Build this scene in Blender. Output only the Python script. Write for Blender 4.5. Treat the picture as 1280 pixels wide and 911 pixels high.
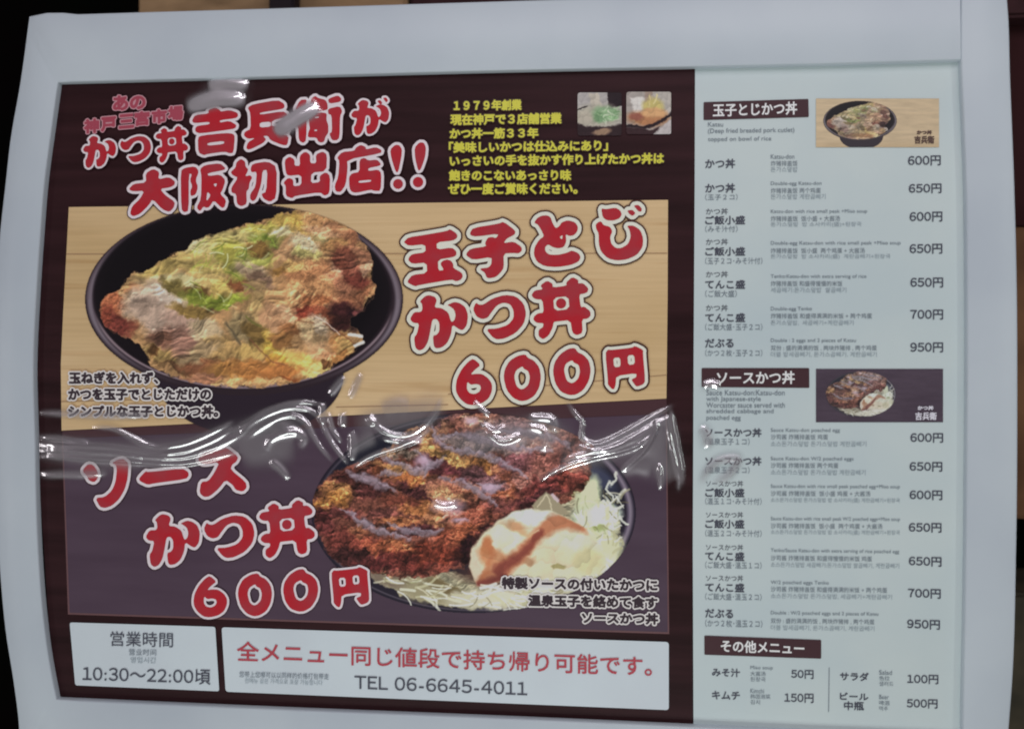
# -*- coding: utf-8 -*-
import bpy, math, random
import numpy as np
from mathutils import Matrix, Vector, Euler

scene = bpy.context.scene
for o in list(bpy.data.objects):
    bpy.data.objects.remove(o)
COL = scene.collection

# ------------------------------------------------------------------ camera
F_PX = 1150.0                       # focal length in photograph pixels (1280 wide)
YAW, ROLL = math.radians(5.4), math.radians(0.35)
cam_d = bpy.data.cameras.new('camera')
cam = bpy.data.objects.new('camera', cam_d)
COL.objects.link(cam)
cam_d.sensor_width = 36.0
cam_d.lens = 36.0 * F_PX / 1280.0
cam_d.clip_start, cam_d.clip_end = 0.02, 60
CAM_LOC = Vector((0.115, -1.15, 0.0))
R = Matrix.Rotation(YAW, 4, 'Z') @ Matrix.Rotation(math.radians(90), 4, 'X') @ Matrix.Rotation(ROLL, 4, 'Z')
cam.matrix_world = Matrix.Translation(CAM_LOC) @ R
cam_d.dof.use_dof = True
cam_d.dof.focus_distance = 1.16
cam_d.dof.aperture_fstop = 3.2
scene.camera = cam
scene.cycles.filter_width = 2.0     # a small phone lens: slightly soft

# ------------------------------------------------------------------ world and lamps
world = bpy.data.worlds.new('World')
scene.world = world
world.use_nodes = True
bgn = world.node_tree.nodes['Background']
bgn.inputs[0].default_value = (0.92, 0.88, 0.90, 1)
bgn.inputs[1].default_value = 0.15

def area(name, loc, target, sx, sy, power, color):
    d = bpy.data.lights.new(name, 'AREA')
    d.shape = 'RECTANGLE'; d.size = sx; d.size_y = sy
    d.energy = power; d.color = color
    o = bpy.data.objects.new(name, d); COL.objects.link(o)
    o.location = loc
    o.rotation_euler = (Vector(target) - Vector(loc)).to_track_quat('-Z', 'Y').to_euler()
    return o

TUBE = (1.0, 0.93, 1.0)
area('ceiling_tube_a', (0.25, -1.25, 1.50), (0, 0, 0), 2.4, 0.07, 3.6, TUBE)
area('ceiling_tube_b', (0.5, -1.60, 1.42), (0, 0, 0), 2.4, 0.07, 4.2, TUBE)
area('ceiling_tube_c', (0.2, -2.10, 1.36), (0, 0, 0), 2.6, 0.08, 5.2, TUBE)
area('ceiling_tube_d', (0.5, -2.70, 1.30), (0, 0, 0), 2.6, 0.08, 6.5, TUBE)
area('side_fill_right', (2.3, -1.9, 0.3), (0, 0, 0), 0.14, 1.6, 7.0, (0.92, 1.0, 0.95))  # unseen light added so that upright film creases shine
area('side_fill_left', (-2.3, -1.7, -0.2), (0, 0, -0.2), 0.14, 1.4, 4.0, (1.0, 0.93, 0.96))  # added unseen counterpart on the left, for the same upright creases
area('low_fill', (-0.5, -1.9, -2.0), (-0.2, 0, -0.4), 2.2, 0.8, 20.0, (0.93, 1.0, 0.96))  # added unseen fill that lifts the lower part of the board

_s = bpy.data.lights.new('centre_fill_spot', 'SPOT'); _s.energy = 24; _s.spot_size = math.radians(34); _s.spot_blend = 1.0  # added unseen spot; its falloff stands in for lens vignetting
_s.shadow_soft_size = 0.12; _s.color = (0.97, 1.0, 0.98)
_so = bpy.data.objects.new('centre_fill_spot', _s); COL.objects.link(_so); _so.location = (0.3, -2.2, -1.7)
_so.rotation_euler = (Vector((0.08, 0, -0.02)) - _so.location).to_track_quat('-Z', 'Y').to_euler()

scene.view_settings.view_transform = 'Standard'
scene.view_settings.look = 'None'
scene.view_settings.gamma = 1.0
scene.view_settings.use_curve_mapping = False
scene.view_settings.exposure = 0.0

# ------------------------------------------------------------------ helpers
LIGHT_K = 0.56      # lit display value of a surface = its colour x this
def s2l(c):
    c = c / 255.0
    return c / 12.92 if c <= 0.04045 else ((c + 0.055) / 1.055) ** 2.4
def colr(r, g, b):
    return tuple(min(0.9, s2l(v) / LIGHT_K) for v in (r, g, b)) + (1.0,)
def s2l_arr(a):
    a = np.clip(a, 0, 255) / 255.0
    return np.minimum(0.9, np.where(a <= 0.04045, a / 12.92, ((a + 0.055) / 1.055) ** 2.4) / LIGHT_K)

_Rm = np.array(R.to_3x3()); _CL = np.array(CAM_LOC)
def PT(px, py, y=0.0):
    """point on the plane Y = y of the board that the photograph shows at (px, py); arrays allowed"""
    px = np.asarray(px, float); py = np.asarray(py, float)
    d = np.stack([(px - 640) / F_PX, -(py - 455.5) / F_PX, -np.ones_like(px)], -1) @ _Rm.T
    t = (y - _CL[1]) / d[..., 1]
    return _CL + d * t[..., None]

def mat(name, rgb, rough=0.45, spec=0.3, coat=0.0, grain=None, bump=None):
    """grain = (second rgb, scale xyz, low, high): blotches of a second colour"""
    m = bpy.data.materials.new(name); m.use_nodes = True
    nt = m.node_tree; b = nt.nodes['Principled BSDF']
    b.inputs['Roughness'].default_value = rough
    b.inputs['Specular IOR Level'].default_value = spec
    b.inputs['Coat Weight'].default_value = coat
    b.inputs['Coat Roughness'].default_value = 0.12
    b.inputs['Base Color'].default_value = colr(*rgb)
    if grain or bump:
        tc = nt.nodes.new('ShaderNodeTexCoord')
    if grain:
        mp = nt.nodes.new('ShaderNodeMapping'); mp.inputs['Scale'].default_value = grain[1]
        nz = nt.nodes.new('ShaderNodeTexNoise'); nz.inputs['Scale'].default_value = 1; nz.inputs['Detail'].default_value = 5
        rp = nt.nodes.new('ShaderNodeValToRGB')
        rp.color_ramp.elements[0].position = grain[2]; rp.color_ramp.elements[1].position = grain[3]
        rp.color_ramp.elements[0].color = colr(*rgb); rp.color_ramp.elements[1].color = colr(*grain[0])
        nt.links.new(tc.outputs['Object'], mp.inputs[0]); nt.links.new(mp.outputs[0], nz.inputs[0])
        nt.links.new(nz.outputs[0], rp.inputs[0]); nt.links.new(rp.outputs[0], b.inputs['Base Color'])
    if bump:
        n2 = nt.nodes.new('ShaderNodeTexNoise'); n2.inputs['Scale'].default_value = bump[0]; n2.inputs['Detail'].default_value = 3
        bp = nt.nodes.new('ShaderNodeBump'); bp.inputs['Strength'].default_value = bump[1]; bp.inputs['Distance'].default_value = 0.002
        nt.links.new(tc.outputs['Object'], n2.inputs[0]); nt.links.new(n2.outputs[0], bp.inputs['Height'])
        nt.links.new(bp.outputs[0], b.inputs['Normal'])
    return m

def mesh_obj(name, verts, faces, mats, parent=None, fmat=None, smooth=False):
    me = bpy.data.meshes.new(name)
    me.from_pydata([tuple(v) for v in verts], [], faces)
    for m in (mats if isinstance(mats, (list, tuple)) else [mats]): me.materials.append(m)
    if fmat is not None: me.polygons.foreach_set('material_index', fmat)
    if smooth: me.polygons.foreach_set('use_smooth', [True] * len(me.polygons))
    me.update()
    o = bpy.data.objects.new(name, me); COL.objects.link(o)
    if parent: o.parent = parent
    return o

def thing(name, label, cat, loc=(0, 0, 0)):
    o = bpy.data.objects.new(name, None); COL.objects.link(o)
    o.location = loc; o['label'] = label; o['category'] = cat
    o.empty_display_size = 0.05
    return o

def dens(pts, n=8):
    out = []
    for a, b in zip(pts, pts[1:] + pts[:1]):
        for k in range(n):
            out.append((a[0] + (b[0] - a[0]) * k / n, a[1] + (b[1] - a[1]) * k / n))
    return out

def sheet(name, px_pts, y, m, parent, thick=0.0003):
    """a flat printed sheet of real thickness with the given outline in photograph pixels"""
    p = PT([q[0] for q in px_pts], [q[1] for q in px_pts], y)
    n = len(p); v = [tuple(q) for q in p] + [(q[0], q[1] + thick, q[2]) for q in p]
    f = [tuple(range(n))[::-1]] + [((i + 1) % n, i, n + i, n + (i + 1) % n) for i in range(n)]
    o = mesh_obj(name, v, f, m, parent)
    return o

def rounded(pts, r):
    """round the corners of a quad (pixels)"""
    out = []
    n = len(pts)
    for i in range(n):
        p0, p1, p2 = map(np.array, (pts[i - 1], pts[i], pts[(i + 1) % n]))
        d0 = (p0 - p1) / np.linalg.norm(p0 - p1); d2 = (p2 - p1) / np.linalg.norm(p2 - p1)
        a, b = p1 + d0 * r, p1 + d2 * r
        for t in (0, .25, .5, .75, 1):
            out.append(tuple((1 - t) ** 2 * a + 2 * t * (1 - t) * p1 + t * t * b))
    return out

# ------------------------------------------------------------------ lettering
_gl = {}
def font_mesh(s):
    """lettering with evenly spaced Latin letters and figures cut from the wide forms of the East Asian face"""
    if not any(33 <= ord(ch) < 127 for ch in s): return font_raw(s)
    V, Fc, x = [], [], 0.0
    for ch in s:
        if ch == ' ': x += .28; continue
        wide = 33 <= ord(ch) < 127
        if ch not in _gl:
            me, v = font_raw(chr(ord(ch) + 0xFEE0) if wide and ch.isalnum() else ch)
            _gl[ch] = (v.copy(), [tuple(p.vertices) for p in me.polygons]); bpy.data.meshes.remove(me)
        v, f = _gl[ch]
        off = len(V)
        if wide:
            w = v[:, 0].max() - v[:, 0].min(); g = .045 if ch.isalnum() else .09
            V += [(p[0] - v[:, 0].min() + x + g, p[1]) for p in v]; x += w + 2 * g
        else:
            V += [(p[0] + x, p[1]) for p in v]; x += 1.0
        Fc += [tuple(i + off for i in q) for q in f]
    me = bpy.data.meshes.new('lettering'); me.from_pydata([(a, b, 0) for a, b in V], [], Fc); me.update()
    return me, np.array(V)
def font_raw(s):
    c = bpy.data.curves.new('tmp', 'FONT'); c.body = s; c.size = 1; c.resolution_u = 3
    o = bpy.data.objects.new('tmp', c); COL.objects.link(o)
    dg = bpy.context.evaluated_depsgraph_get()
    me = bpy.data.meshes.new_from_object(o.evaluated_get(dg))
    bpy.data.objects.remove(o); bpy.data.curves.remove(c)
    v = np.zeros(len(me.vertices) * 3); me.vertices.foreach_get('co', v)
    return me, v.reshape(-1, 3)[:, :2]

def text(name, s, x0, x1, yt, yb, m, y, parent, dy=0.0, shear=0.0):
    """lettering fitted to the pixel box x0..x1, yt..yb; dy = how much lower the right end lies"""
    me, v = font_raw(s)
    a, b = v.min(0), v.max(0)
    u = (v[:, 0] - a[0]) / (b[0] - a[0]); w = (v[:, 1] - a[1]) / (b[1] - a[1])
    px = x0 + u * (x1 - x0) + shear * (w - .5) * (yb - yt); py = yb - w * (yb - yt) + dy * u
    me.vertices.foreach_set('co', PT(px, py, y).ravel())
    me.materials.clear(); me.materials.append(m); me.update(); me.name = name
    o = bpy.data.objects.new(name, me); COL.objects.link(o); o.parent = parent
    return o

def mesh_segments(me, v):
    cnt = {}
    for p in me.polygons:
        for k in p.edge_keys: cnt[k] = cnt.get(k, 0) + 1
    e = np.array([k for k, c in cnt.items() if c == 1])
    return v[e[:, 0]], v[e[:, 1]]

def sdf(A, B, res, pad):
    lo = np.minimum(A.min(0), B.min(0)) - pad; hi = np.maximum(A.max(0), B.max(0)) + pad
    nx, ny = (np.ceil((hi - lo) * res)).astype(int) + 1
    X = lo[0] + np.arange(nx) / res; Y = lo[1] + np.arange(ny) / res
    D = np.full((ny, nx), 1e9); T = np.zeros((ny, nx + 1), np.int32)
    r = pad + 1.0
    for (ax, ay), (bx, by) in zip(A, B):
        i0 = max(0, int((min(ax, bx) - r - lo[0]) * res)); i1 = min(nx, int((max(ax, bx) + r - lo[0]) * res) + 2)
        j0 = max(0, int((min(ay, by) - r - lo[1]) * res)); j1 = min(ny, int((max(ay, by) + r - lo[1]) * res) + 2)
        x = X[None, i0:i1]; yv = Y[j0:j1, None]
        dx, dy = bx - ax, by - ay; L = dx * dx + dy * dy + 1e-12
        t = np.clip(((x - ax) * dx + (yv - ay) * dy) / L, 0, 1)
        d = (x - ax - t * dx) ** 2 + (yv - ay - t * dy) ** 2
        np.minimum(D[j0:j1, i0:i1], d, out=D[j0:j1, i0:i1])
        if ay != by:
            l, h = min(ay, by), max(ay, by)
            js = np.nonzero((Y > l) & (Y <= h))[0]
            xc = ax + (Y[js] - ay) / (by - ay) * (bx - ax)
            ii = np.clip(np.searchsorted(X, xc), 0, nx)
            np.add.at(T, (js, ii), 1)
    inside = (np.cumsum(T, 1)[:, :nx] % 2) == 1
    D = np.sqrt(D); D[~inside] *= -1
    return D, lo, res

def contours(D, level, lo, res):
    V = D - level
    V = np.where(V == 0, 1e-6, V)
    S = V > 0
    nxt = {}
    P = {}
    ny, nx = V.shape
    def hx(j, i):
        k = (0, j, i)
        if k not in P:
            t = V[j, i] / (V[j, i] - V[j, i + 1]); P[k] = (lo[0] + (i + t) / res, lo[1] + j / res)
        return k
    def vx(j, i):
        k = (1, j, i)
        if k not in P:
            t = V[j, i] / (V[j, i] - V[j + 1, i]); P[k] = (lo[0] + i / res, lo[1] + (j + t) / res)
        return k
    code = S[:-1, :-1] * 1 + S[:-1, 1:] * 2 + S[1:, 1:] * 4 + S[1:, :-1] * 8
    for j, i in zip(*np.nonzero((code > 0) & (code < 15))):
        c = code[j, i]
        b, r_, t, l = (lambda: hx(j, i)), (lambda: vx(j, i + 1)), (lambda: hx(j + 1, i)), (lambda: vx(j, i))
        tab = {1: [(b, l)], 2: [(r_, b)], 3: [(r_, l)], 4: [(t, r_)], 5: [(b, r_), (t, l)], 6: [(t, b)], 7: [(t, l)],
               8: [(l, t)], 9: [(b, t)], 10: [(l, b), (r_, t)], 11: [(r_, t)], 12: [(l, r_)], 13: [(b, r_)], 14: [(l, b)]}
        for a_, b_ in tab[int(c)]:
            nxt[a_()] = b_()
    loops = []
    while nxt:
        s, e = nxt.popitem(); lp = [s]
        while e != s:
            lp.append(e); n = nxt.pop(e, None)
            if n is None: break
            e = n
        if len(lp) > 5:
            q = np.array([P[k] for k in lp])
            # drop nearly collinear points
            keep = []
            last = q[0]
            for k in range(len(q)):
                nx_ = q[(k + 1) % len(q)]
                a1, a2 = q[k] - last, nx_ - q[k]
                cr = abs(a1[0] * a2[1] - a1[1] * a2[0])
                if cr > 0.004 or np.hypot(*a1) > 2.5 or k == 0:
                    keep.append(q[k]); last = q[k]
            ar = np.array(keep)
            if len(ar) > 3:
                area_ = 0.5 * abs(np.dot(ar[:, 0], np.roll(ar[:, 1], 1)) - np.dot(ar[:, 1], np.roll(ar[:, 0], 1)))
                if area_ > 0.15: loops.append(ar)
    return loops

def fill(loops):
    c = bpy.data.curves.new('tmp', 'CURVE'); c.dimensions = '2D'; c.fill_mode = 'BOTH'
    for lp in loops:
        sp = c.splines.new('POLY'); sp.points.add(len(lp) - 1)
        sp.points.foreach_set('co', np.concatenate([lp, np.zeros((len(lp), 1)), np.ones((len(lp), 1))], 1).ravel())
        sp.use_cyclic_u = True
    o = bpy.data.objects.new('tmp', c); COL.objects.link(o)
    dg = bpy.context.evaluated_depsgraph_get()
    me = bpy.data.meshes.new_from_object(o.evaluated_get(dg))
    bpy.data.objects.remove(o); bpy.data.curves.remove(c)
    v = np.zeros(len(me.vertices) * 3); me.vertices.foreach_get('co', v)
    f = [tuple(p.vertices) for p in me.polygons]
    bpy.data.meshes.remove(me)
    return v.reshape(-1, 3)[:, :2], f

def layered(name, A, B, layers, y, parent, res=2.2):
    """layers = [(grow in px, material)], widest first; each printed a hair above the one below"""
    pad = max(l[0] for l in layers) + 1.5
    D, lo, res = sdf(A, B, res, pad)
    V, Fc, FM, off = [], [], [], 0
    for k, (g, m) in enumerate(layers):
        lps = contours(D, -g, lo, res)
        if not lps: continue
        v, f = fill(lps)
        V += [tuple(q) for q in PT(v[:, 0], v[:, 1], y - 0.0003 * k)]
        Fc += [tuple(i + off for i in q) for q in f]; FM += [k] * len(f); off = len(V)
    return mesh_obj(name, V, Fc, [l[1] for l in layers], parent, FM)

def bold_text(name, s, x0, x1, yt, yb, layers, y, parent, dy=0.0, res=3.0, shear=0.0):
    me, v = font_mesh(s)
    a, b = v.min(0), v.max(0)
    g = layers[-1][0]
    x0 += g; x1 -= g; yt += g; yb -= g
    u = (v[:, 0] - a[0]) / (b[0] - a[0]); w = (v[:, 1] - a[1]) / (b[1] - a[1])
    q = np.stack([x0 + u * (x1 - x0) + shear * (w - .5) * (yb - yt), yb - w * (yb - yt) + dy * u], 1)
    A, B = mesh_segments(me, q); bpy.data.meshes.remove(me)
    return layered(name, A, B, layers, y, parent, res)

def chaikin(p, n=1):
    p = np.array(p, float)
    for _ in range(n):
        q = np.roll(p, -1, 0)
        p = np.stack([p * .8 + q * .2, p * .2 + q * .8], 1).reshape(-1, 2)
    return p
def circ(x, y, r, n=16):
    return [(x + r * math.cos(2 * math.pi * k / n), y + r * math.sin(2 * math.pi * k / n)) for k in range(n)]

def glyph(name, polys, layers, y, parent, box=None, res=2.2):
    """polys already in photograph pixels, or fitted to box = (x0, x1, y0, y1)"""
    ps = [chaikin(p) for p in polys]
    if box is not None:
        al = np.concatenate(ps); a, b = al.min(0), al.max(0)
        sc = np.array([(box[1] - box[0]) / (b[0] - a[0]), (box[3] - box[2]) / (b[1] - a[1])])
        ps = [(p - a) * sc + np.array([box[0], box[2]]) for p in ps]
    A = np.concatenate(ps); B = np.concatenate([np.roll(p, -1, 0) for p in ps])
    return layered(name, A, B, layers, y, parent, res)

def Z(ox, oy, sc, pts): return [(ox + x / sc, oy + y / sc) for x, y in pts]

# ------------------------------------------------------------------ noise and painting of the printed food photographs
def vnoise(x, y, seed):
    rs = np.random.RandomState(seed); g = rs.rand(256, 256)
    xi = np.floor(x).astype(int); yi = np.floor(y).astype(int)
    fx = x - xi; fy = y - yi; fx = fx * fx * (3 - 2 * fx); fy = fy * fy * (3 - 2 * fy)
    a = g[yi & 255, xi & 255]; b = g[yi & 255, (xi + 1) & 255]; c = g[(yi + 1) & 255, xi & 255]; d = g[(yi + 1) & 255, (xi + 1) & 255]
    return (a * (1 - fx) + b * fx) * (1 - fy) + (c * (1 - fx) + d * fx) * fy
def fbm(x, y, size, seed, octv=4):
    v = 0; a = 1; t = 0
    for k in range(octv):
        v = v + a * vnoise(x / size * 2 ** k + 17 * k, y / size * 2 ** k + 5 * k, seed + k); t += a; a *= .55
    return v / t - .5

class Canvas:
    def __init__(s, x0, y0, x1, y1, res, base):
        s.x0, s.y0, s.x1, s.y1, s.res = x0, y0, x1, y1, res
        nx, ny = int((x1 - x0) * res) + 1, int((y1 - y0) * res) + 1
        s.X, s.Y = np.meshgrid(x0 + np.arange(nx) / res, y0 + np.arange(ny) / res)
        s.C = np.zeros((ny, nx, 3)) + np.array(base, float); s.a = np.ones((ny, nx))
        s.warp(0)
    def warp(s, amt, size=9, seed=3):
        s.WX = s.X + amt * 2 * fbm(s.X, s.Y, size, seed); s.WY = s.Y + amt * 2 * fbm(s.X, s.Y, size, seed + 50)
    def put(s, m, c, al=1.0):
        m = np.clip(m, 0, 1)[..., None] * al
        s.C = s.C * (1 - m) + np.array(c, float) * m
    def ell(s, cx, cy, rx, ry, c, ang=0, soft=.55, al=1.0):
        a = math.radians(ang); dx, dy = s.WX - cx, s.WY - cy
        u = (dx * math.cos(a) + dy * math.sin(a)) / rx; v = (-dx * math.sin(a) + dy * math.cos(a)) / ry
        s.put((1 - np.sqrt(u * u + v * v)) / soft + .5, c, al)
    def poly_mask(s, pts, soft=1.0):
        p = np.array(pts, float); q = np.roll(p, -1, 0)
        D = np.full(s.X.shape, 1e9); I = np.zeros(s.X.shape, bool)
        for (ax, ay), (bx, by) in zip(p, q):
            dx, dy = bx - ax, by - ay; L = dx * dx + dy * dy + 1e-9
            t = np.clip(((s.WX - ax) * dx + (s.WY - ay) * dy) / L, 0, 1)
            D = np.minimum(D, (s.WX - ax - t * dx) ** 2 + (s.WY - ay - t * dy) ** 2)
            if ay != by:
                cr = ((s.WY > min(ay, by)) & (s.WY <= max(ay, by))) & (s.WX > ax + (s.WY - ay) / (by - ay) * (bx - ax))
                I ^= cr
        return np.clip(np.where(I, 1, -1) * np.sqrt(D) / soft + .5, 0, 1)
    def poly(s, pts, c, soft=1.0, al=1.0): s.put(s.poly_mask(pts, soft), c, al)
    def line(s, pts, w, c, soft=1.0, al=1.0, taper=False):
        D = np.full(s.X.shape, 1e9); n = len(pts) - 1
        for k in range(n):
            (ax, ay), (bx, by) = pts[k], pts[k + 1]
            m = 4 + w + soft
            dx, dy = bx - ax, by - ay; L = dx * dx + dy * dy + 1e-9
            t = np.clip(((s.WX - ax) * dx + (s.WY - ay) * dy) / L, 0, 1)
            d = np.sqrt((s.WX - ax - t * dx) ** 2 + (s.WY - ay - t * dy) ** 2)
            if taper: d = d + w * .5 * np.abs(2 * (k + t) / n - 1) ** 2
            D = np.minimum(D, d)
        s.put((w / 2 - D) / soft + .5, c, al)
    def strands(s, n, fx, cols, w, seed, al=.8):
        rnd = random.Random(seed)
        for _ in range(n):
            x, y, a, L = fx(rnd)
            cv = rnd.uniform(-.6, .6); pts = []
            for k in range(5):
                pts.append((x, y)); x += math.cos(a) * L / 4; y += math.sin(a) * L / 4; a += cv / 2
            # work in a small window for speed
            i0, i1 = int((min(p[0] for p in pts) - 6 - s.x0) * s.res), int((max(p[0] for p in pts) + 6 - s.x0) * s.res)
            j0, j1 = int((min(p[1] for p in pts) - 6 - s.y0) * s.res), int((max(p[1] for p in pts) + 6 - s.y0) * s.res)
            i0, j0 = max(0, i0), max(0, j0)
            if i1 <= i0 or j1 <= j0: continue
            X, Y = s.X[j0:j1, i0:i1], s.Y[j0:j1, i0:i1]
            if X.size == 0: continue
            D = np.full(X.shape, 1e9)
            for (ax, ay), (bx, by) in zip(pts, pts[1:]):
                dx, dy = bx - ax, by - ay; t = np.clip(((X - ax) * dx + (Y - ay) * dy) / (dx * dx + dy * dy + 1e-9), 0, 1)
                D = np.minimum(D, (X - ax - t * dx) ** 2 + (Y - ay - t * dy) ** 2)
            m = np.clip((rnd.uniform(.6, 1.2) * w / 2 - np.sqrt(D)) / 1.0 + .5, 0, 1)[..., None] * al
            s.C[j0:j1, i0:i1] = s.C[j0:j1, i0:i1] * (1 - m) + np.array(rnd.choice(cols), float) * m
    def relief(s, mask, size, amp, seed, k=1.0):
        """crumbly surface of the fried food as the camera of the printed photograph saw it"""
        h = fbm(s.X, s.Y, size, seed, 5)
        gy, gx = np.gradient(h)
        sh = np.clip((-gx * .8 - gy) * s.res * size * .25 * k, -1, 1)
        v = 1 + amp * (sh + .8 * h)
        s.C = s.C * (1 + (v - 1)[..., None] * mask[..., None])
    def jitter(s, amp, size, seed, octv=3):
        dx = amp * 2 * fbm(s.X, s.Y, size, seed, octv) * s.res; dy = amp * 2 * fbm(s.X, s.Y, size, seed + 40, octv) * s.res
        ny, nx = s.X.shape; j, i = np.mgrid[0:ny, 0:nx]
        s.C = s.C[np.clip((j + dy).round().astype(int), 0, ny - 1), np.clip((i + dx).round().astype(int), 0, nx - 1)]
    def crumbs(s, mask, size, amp, seed, wob=.5, ax=1.0):
        X = (s.X + wob * size * 2 * fbm(s.X, s.Y, size * 1.3, seed + 3, 3)) / size / ax
        Y = (s.Y + wob * size * 2 * fbm(s.X, s.Y, size * 1.3, seed + 9, 3)) / size
        rs = np.random.RandomState(seed); G = rs.rand(3, 256, 256)
        xi = np.floor(X).astype(int); yi = np.floor(Y).astype(int)
        B = np.full(X.shape, 9.0); OX = np.zeros_like(X); OY = np.zeros_like(X); Lv = np.zeros_like(X)
        for dj in (-1, 0, 1):
            for di in (-1, 0, 1):
                a, b = (yi + dj) & 255, (xi + di) & 255
                ox = X - (xi + di + G[0][a, b]); oy = Y - (yi + dj + G[1][a, b]); d = ox * ox + oy * oy
                k = d < B; B = np.where(k, d, B); OX = np.where(k, ox, OX); OY = np.where(k, oy, OY); Lv = np.where(k, G[2][a, b], Lv)
        v = 1 + amp * (-(OY * 1.1 + OX * .6) + 1.0 * (.32 - np.sqrt(B)) + .7 * (Lv - .5))
        s.C = s.C * (1 + (v - 1)[..., None] * mask[..., None])
    def folds(s, mask, size, amp, seed, ax=1.6, ang=0.0):
        a = math.radians(ang); U = s.X * math.cos(a) + s.Y * math.sin(a); V = -s.X * math.sin(a) + s.Y * math.cos(a)
        w = size * .9
        U = (U + 2 * w * fbm(s.X, s.Y, size * 1.5, seed + 3, 3)) / ax; V = V + 2 * w * fbm(s.X, s.Y, size * 1.5, seed + 9, 3)
        n = 0; k = 1.0; t = 0
        for o in range(3):
            n = n + k * (1 - np.abs(2 * (vnoise(U / size * 2 ** o, V / size * 2 ** o, seed + 20 + o)) - 1)); t += k; k *= .5
        n /= t
        gy, gx = np.gradient(n)
        sh = np.clip((-gy * 1.0 - gx * .5) * s.res * size * .35, -1, 1)
        s.C = s.C * (1 + (amp * (sh + .9 * (n - .62)))[..., None] * mask[..., None])
        g = np.clip((n - .9) * 9, 0, 1) * np.clip(sh * 2, 0, 1) * mask
        s.C = s.C * (1 - .35 * g[..., None]) + np.array((226, 212, 196.)) * .35 * g[..., None]
    def tone(s, mask, sat, gain, off=0):
        g = s.C.mean(-1, keepdims=True); n = (g + (s.C - g) * sat) * gain + off
        s.C = s.C * (1 - mask[..., None]) + n * mask[..., None]
    def build(s, name, y, m, parent, amin=.5, fitp=None):
        ny, nx = s.X.shape
        X, Y = s.X, s.Y
        P = PT(X.ravel(), Y.ravel(), y)
        i, j = np.meshgrid(np.arange(nx - 1), np.arange(ny - 1))
        keep = (s.a[:-1, :-1] + s.a[1:, 1:]) / 2 > amin
        a0 = (j * nx + i)[keep]
        F = np.stack([a0, a0 + nx, a0 + nx + 1, a0 + 1], 1)
        used = np.unique(F); re = np.zeros(nx * ny, int); re[used] = np.arange(len(used))
        F = re[F]; P = P[used]
        me = bpy.data.meshes.new(name)
        me.vertices.add(len(P)); me.vertices.foreach_set('co', P.ravel())
        me.loops.add(F.size); me.loops.foreach_set('vertex_index', F.ravel())
        me.polygons.add(len(F)); me.polygons.foreach_set('loop_start', np.arange(0, F.size, 4)); 
        me.polygons.foreach_set('loop_total', np.full(len(F), 4))
        at = me.color_attributes.new('print', 'FLOAT_COLOR', 'POINT')
        c = np.ones((len(P), 4)); c[:, :3] = s2l_arr(s.C.reshape(-1, 3)[used])
        at.data.foreach_set('color', c.ravel())
        me.materials.append(m); me.update(calc_edges=True); me.validate()
        o = bpy.data.objects.new(name, me); COL.objects.link(o); o.parent = parent
        return o
    def sample(s, x, y):
        i = np.clip(((x - s.x0) * s.res).astype(int), 0, s.X.shape[1] - 1); j = np.clip(((y - s.y0) * s.res).astype(int), 0, s.X.shape[0] - 1)
        return s.C[j, i], s.a[j, i]

# ------------------------------------------------------------------ materials
M_frame = mat('frame_white_plastic', (160, 168, 174), 0.36, 0.4, 0.0, ((150, 158, 166), (4, 4, 4), .35, .7), (18, 0.05))
M_white = mat('menu_sheet_paper', (165, 175, 175), 0.42, 0.25, 0.0, ((156, 168, 171), (5, 5, 6), .35, .7), (9, 0.08))
M_black = mat('backing_black', (16, 10, 12), 0.6, 0.2)
M_maroon = mat('poster_maroon', (42, 21, 24), 0.5, 0.15, 0.0, ((26, 9, 11), (3, 5, 45), .35, .7), (7, 0.10))
M_strip = mat('poster_brown_strip', (62, 40, 44), 0.45, 0.2, 0.0)
M_grey = mat('poster_grey_panel', (68, 54, 66), 0.45, 0.2, 0.0, ((60, 46, 58), (4, 5, 30), .35, .7), (7, 0.10))
M_edge = mat('poster_panel_line', (92, 66, 68), 0.4, 0.2, 0.0)
M_box = mat('notice_white', (171, 180, 185), 0.4, 0.25, 0.0, ((165, 172, 178), (6, 6, 6), .35, .7))
M_bar = mat('heading_bar_brown', (58, 38, 42), 0.45, 0.2, 0.0)
M_red = mat('letter_red', (150, 28, 38), 0.45, 0.2, 0.0, ((136, 46, 54), (28, 28, 28), .38, .7))
M_redsmall = mat('letter_faded_red', (138, 58, 72), 0.4, 0.3, 0.2)
M_pink = mat('letter_pink_edge', (166, 122, 130), 0.4, 0.3, 0.2)
M_redtext = mat('notice_red_ink', (150, 56, 66), 0.45, 0.3)
M_cream = mat('letter_cream_edge', (200, 190, 176), 0.45, 0.2, 0.0)
M_lilac = mat('letter_pale_edge', (194, 180, 184), 0.45, 0.2, 0.0)
M_dark = mat('letter_dark_edge', (60, 32, 26), 0.45, 0.2, 0.0)
M_maroonedge = mat('letter_maroon_edge', (50, 22, 28), 0.45, 0.2, 0.0)
M_yellow = mat('letter_yellow', (176, 172, 58), 0.4, 0.3, 0.2)
M_olive = mat('letter_olive_glow', (54, 38, 26), 0.4, 0.3, 0.2)
M_ink = mat('print_ink_dark', (62, 64, 74), 0.5, 0.25)
M_ink2 = mat('print_ink_grey', (98, 106, 114), 0.5, 0.25)
M_ink3 = mat('print_ink_light', (124, 134, 140), 0.5, 0.25)
M_capt = mat('caption_ink', (48, 38, 44), 0.45, 0.2, 0.0)
M_halo = mat('caption_halo', (192, 184, 182), 0.45, 0.2, 0.0)
M_wtext = mat('heading_white_letters', (200, 204, 206), 0.4, 0.3)

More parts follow.
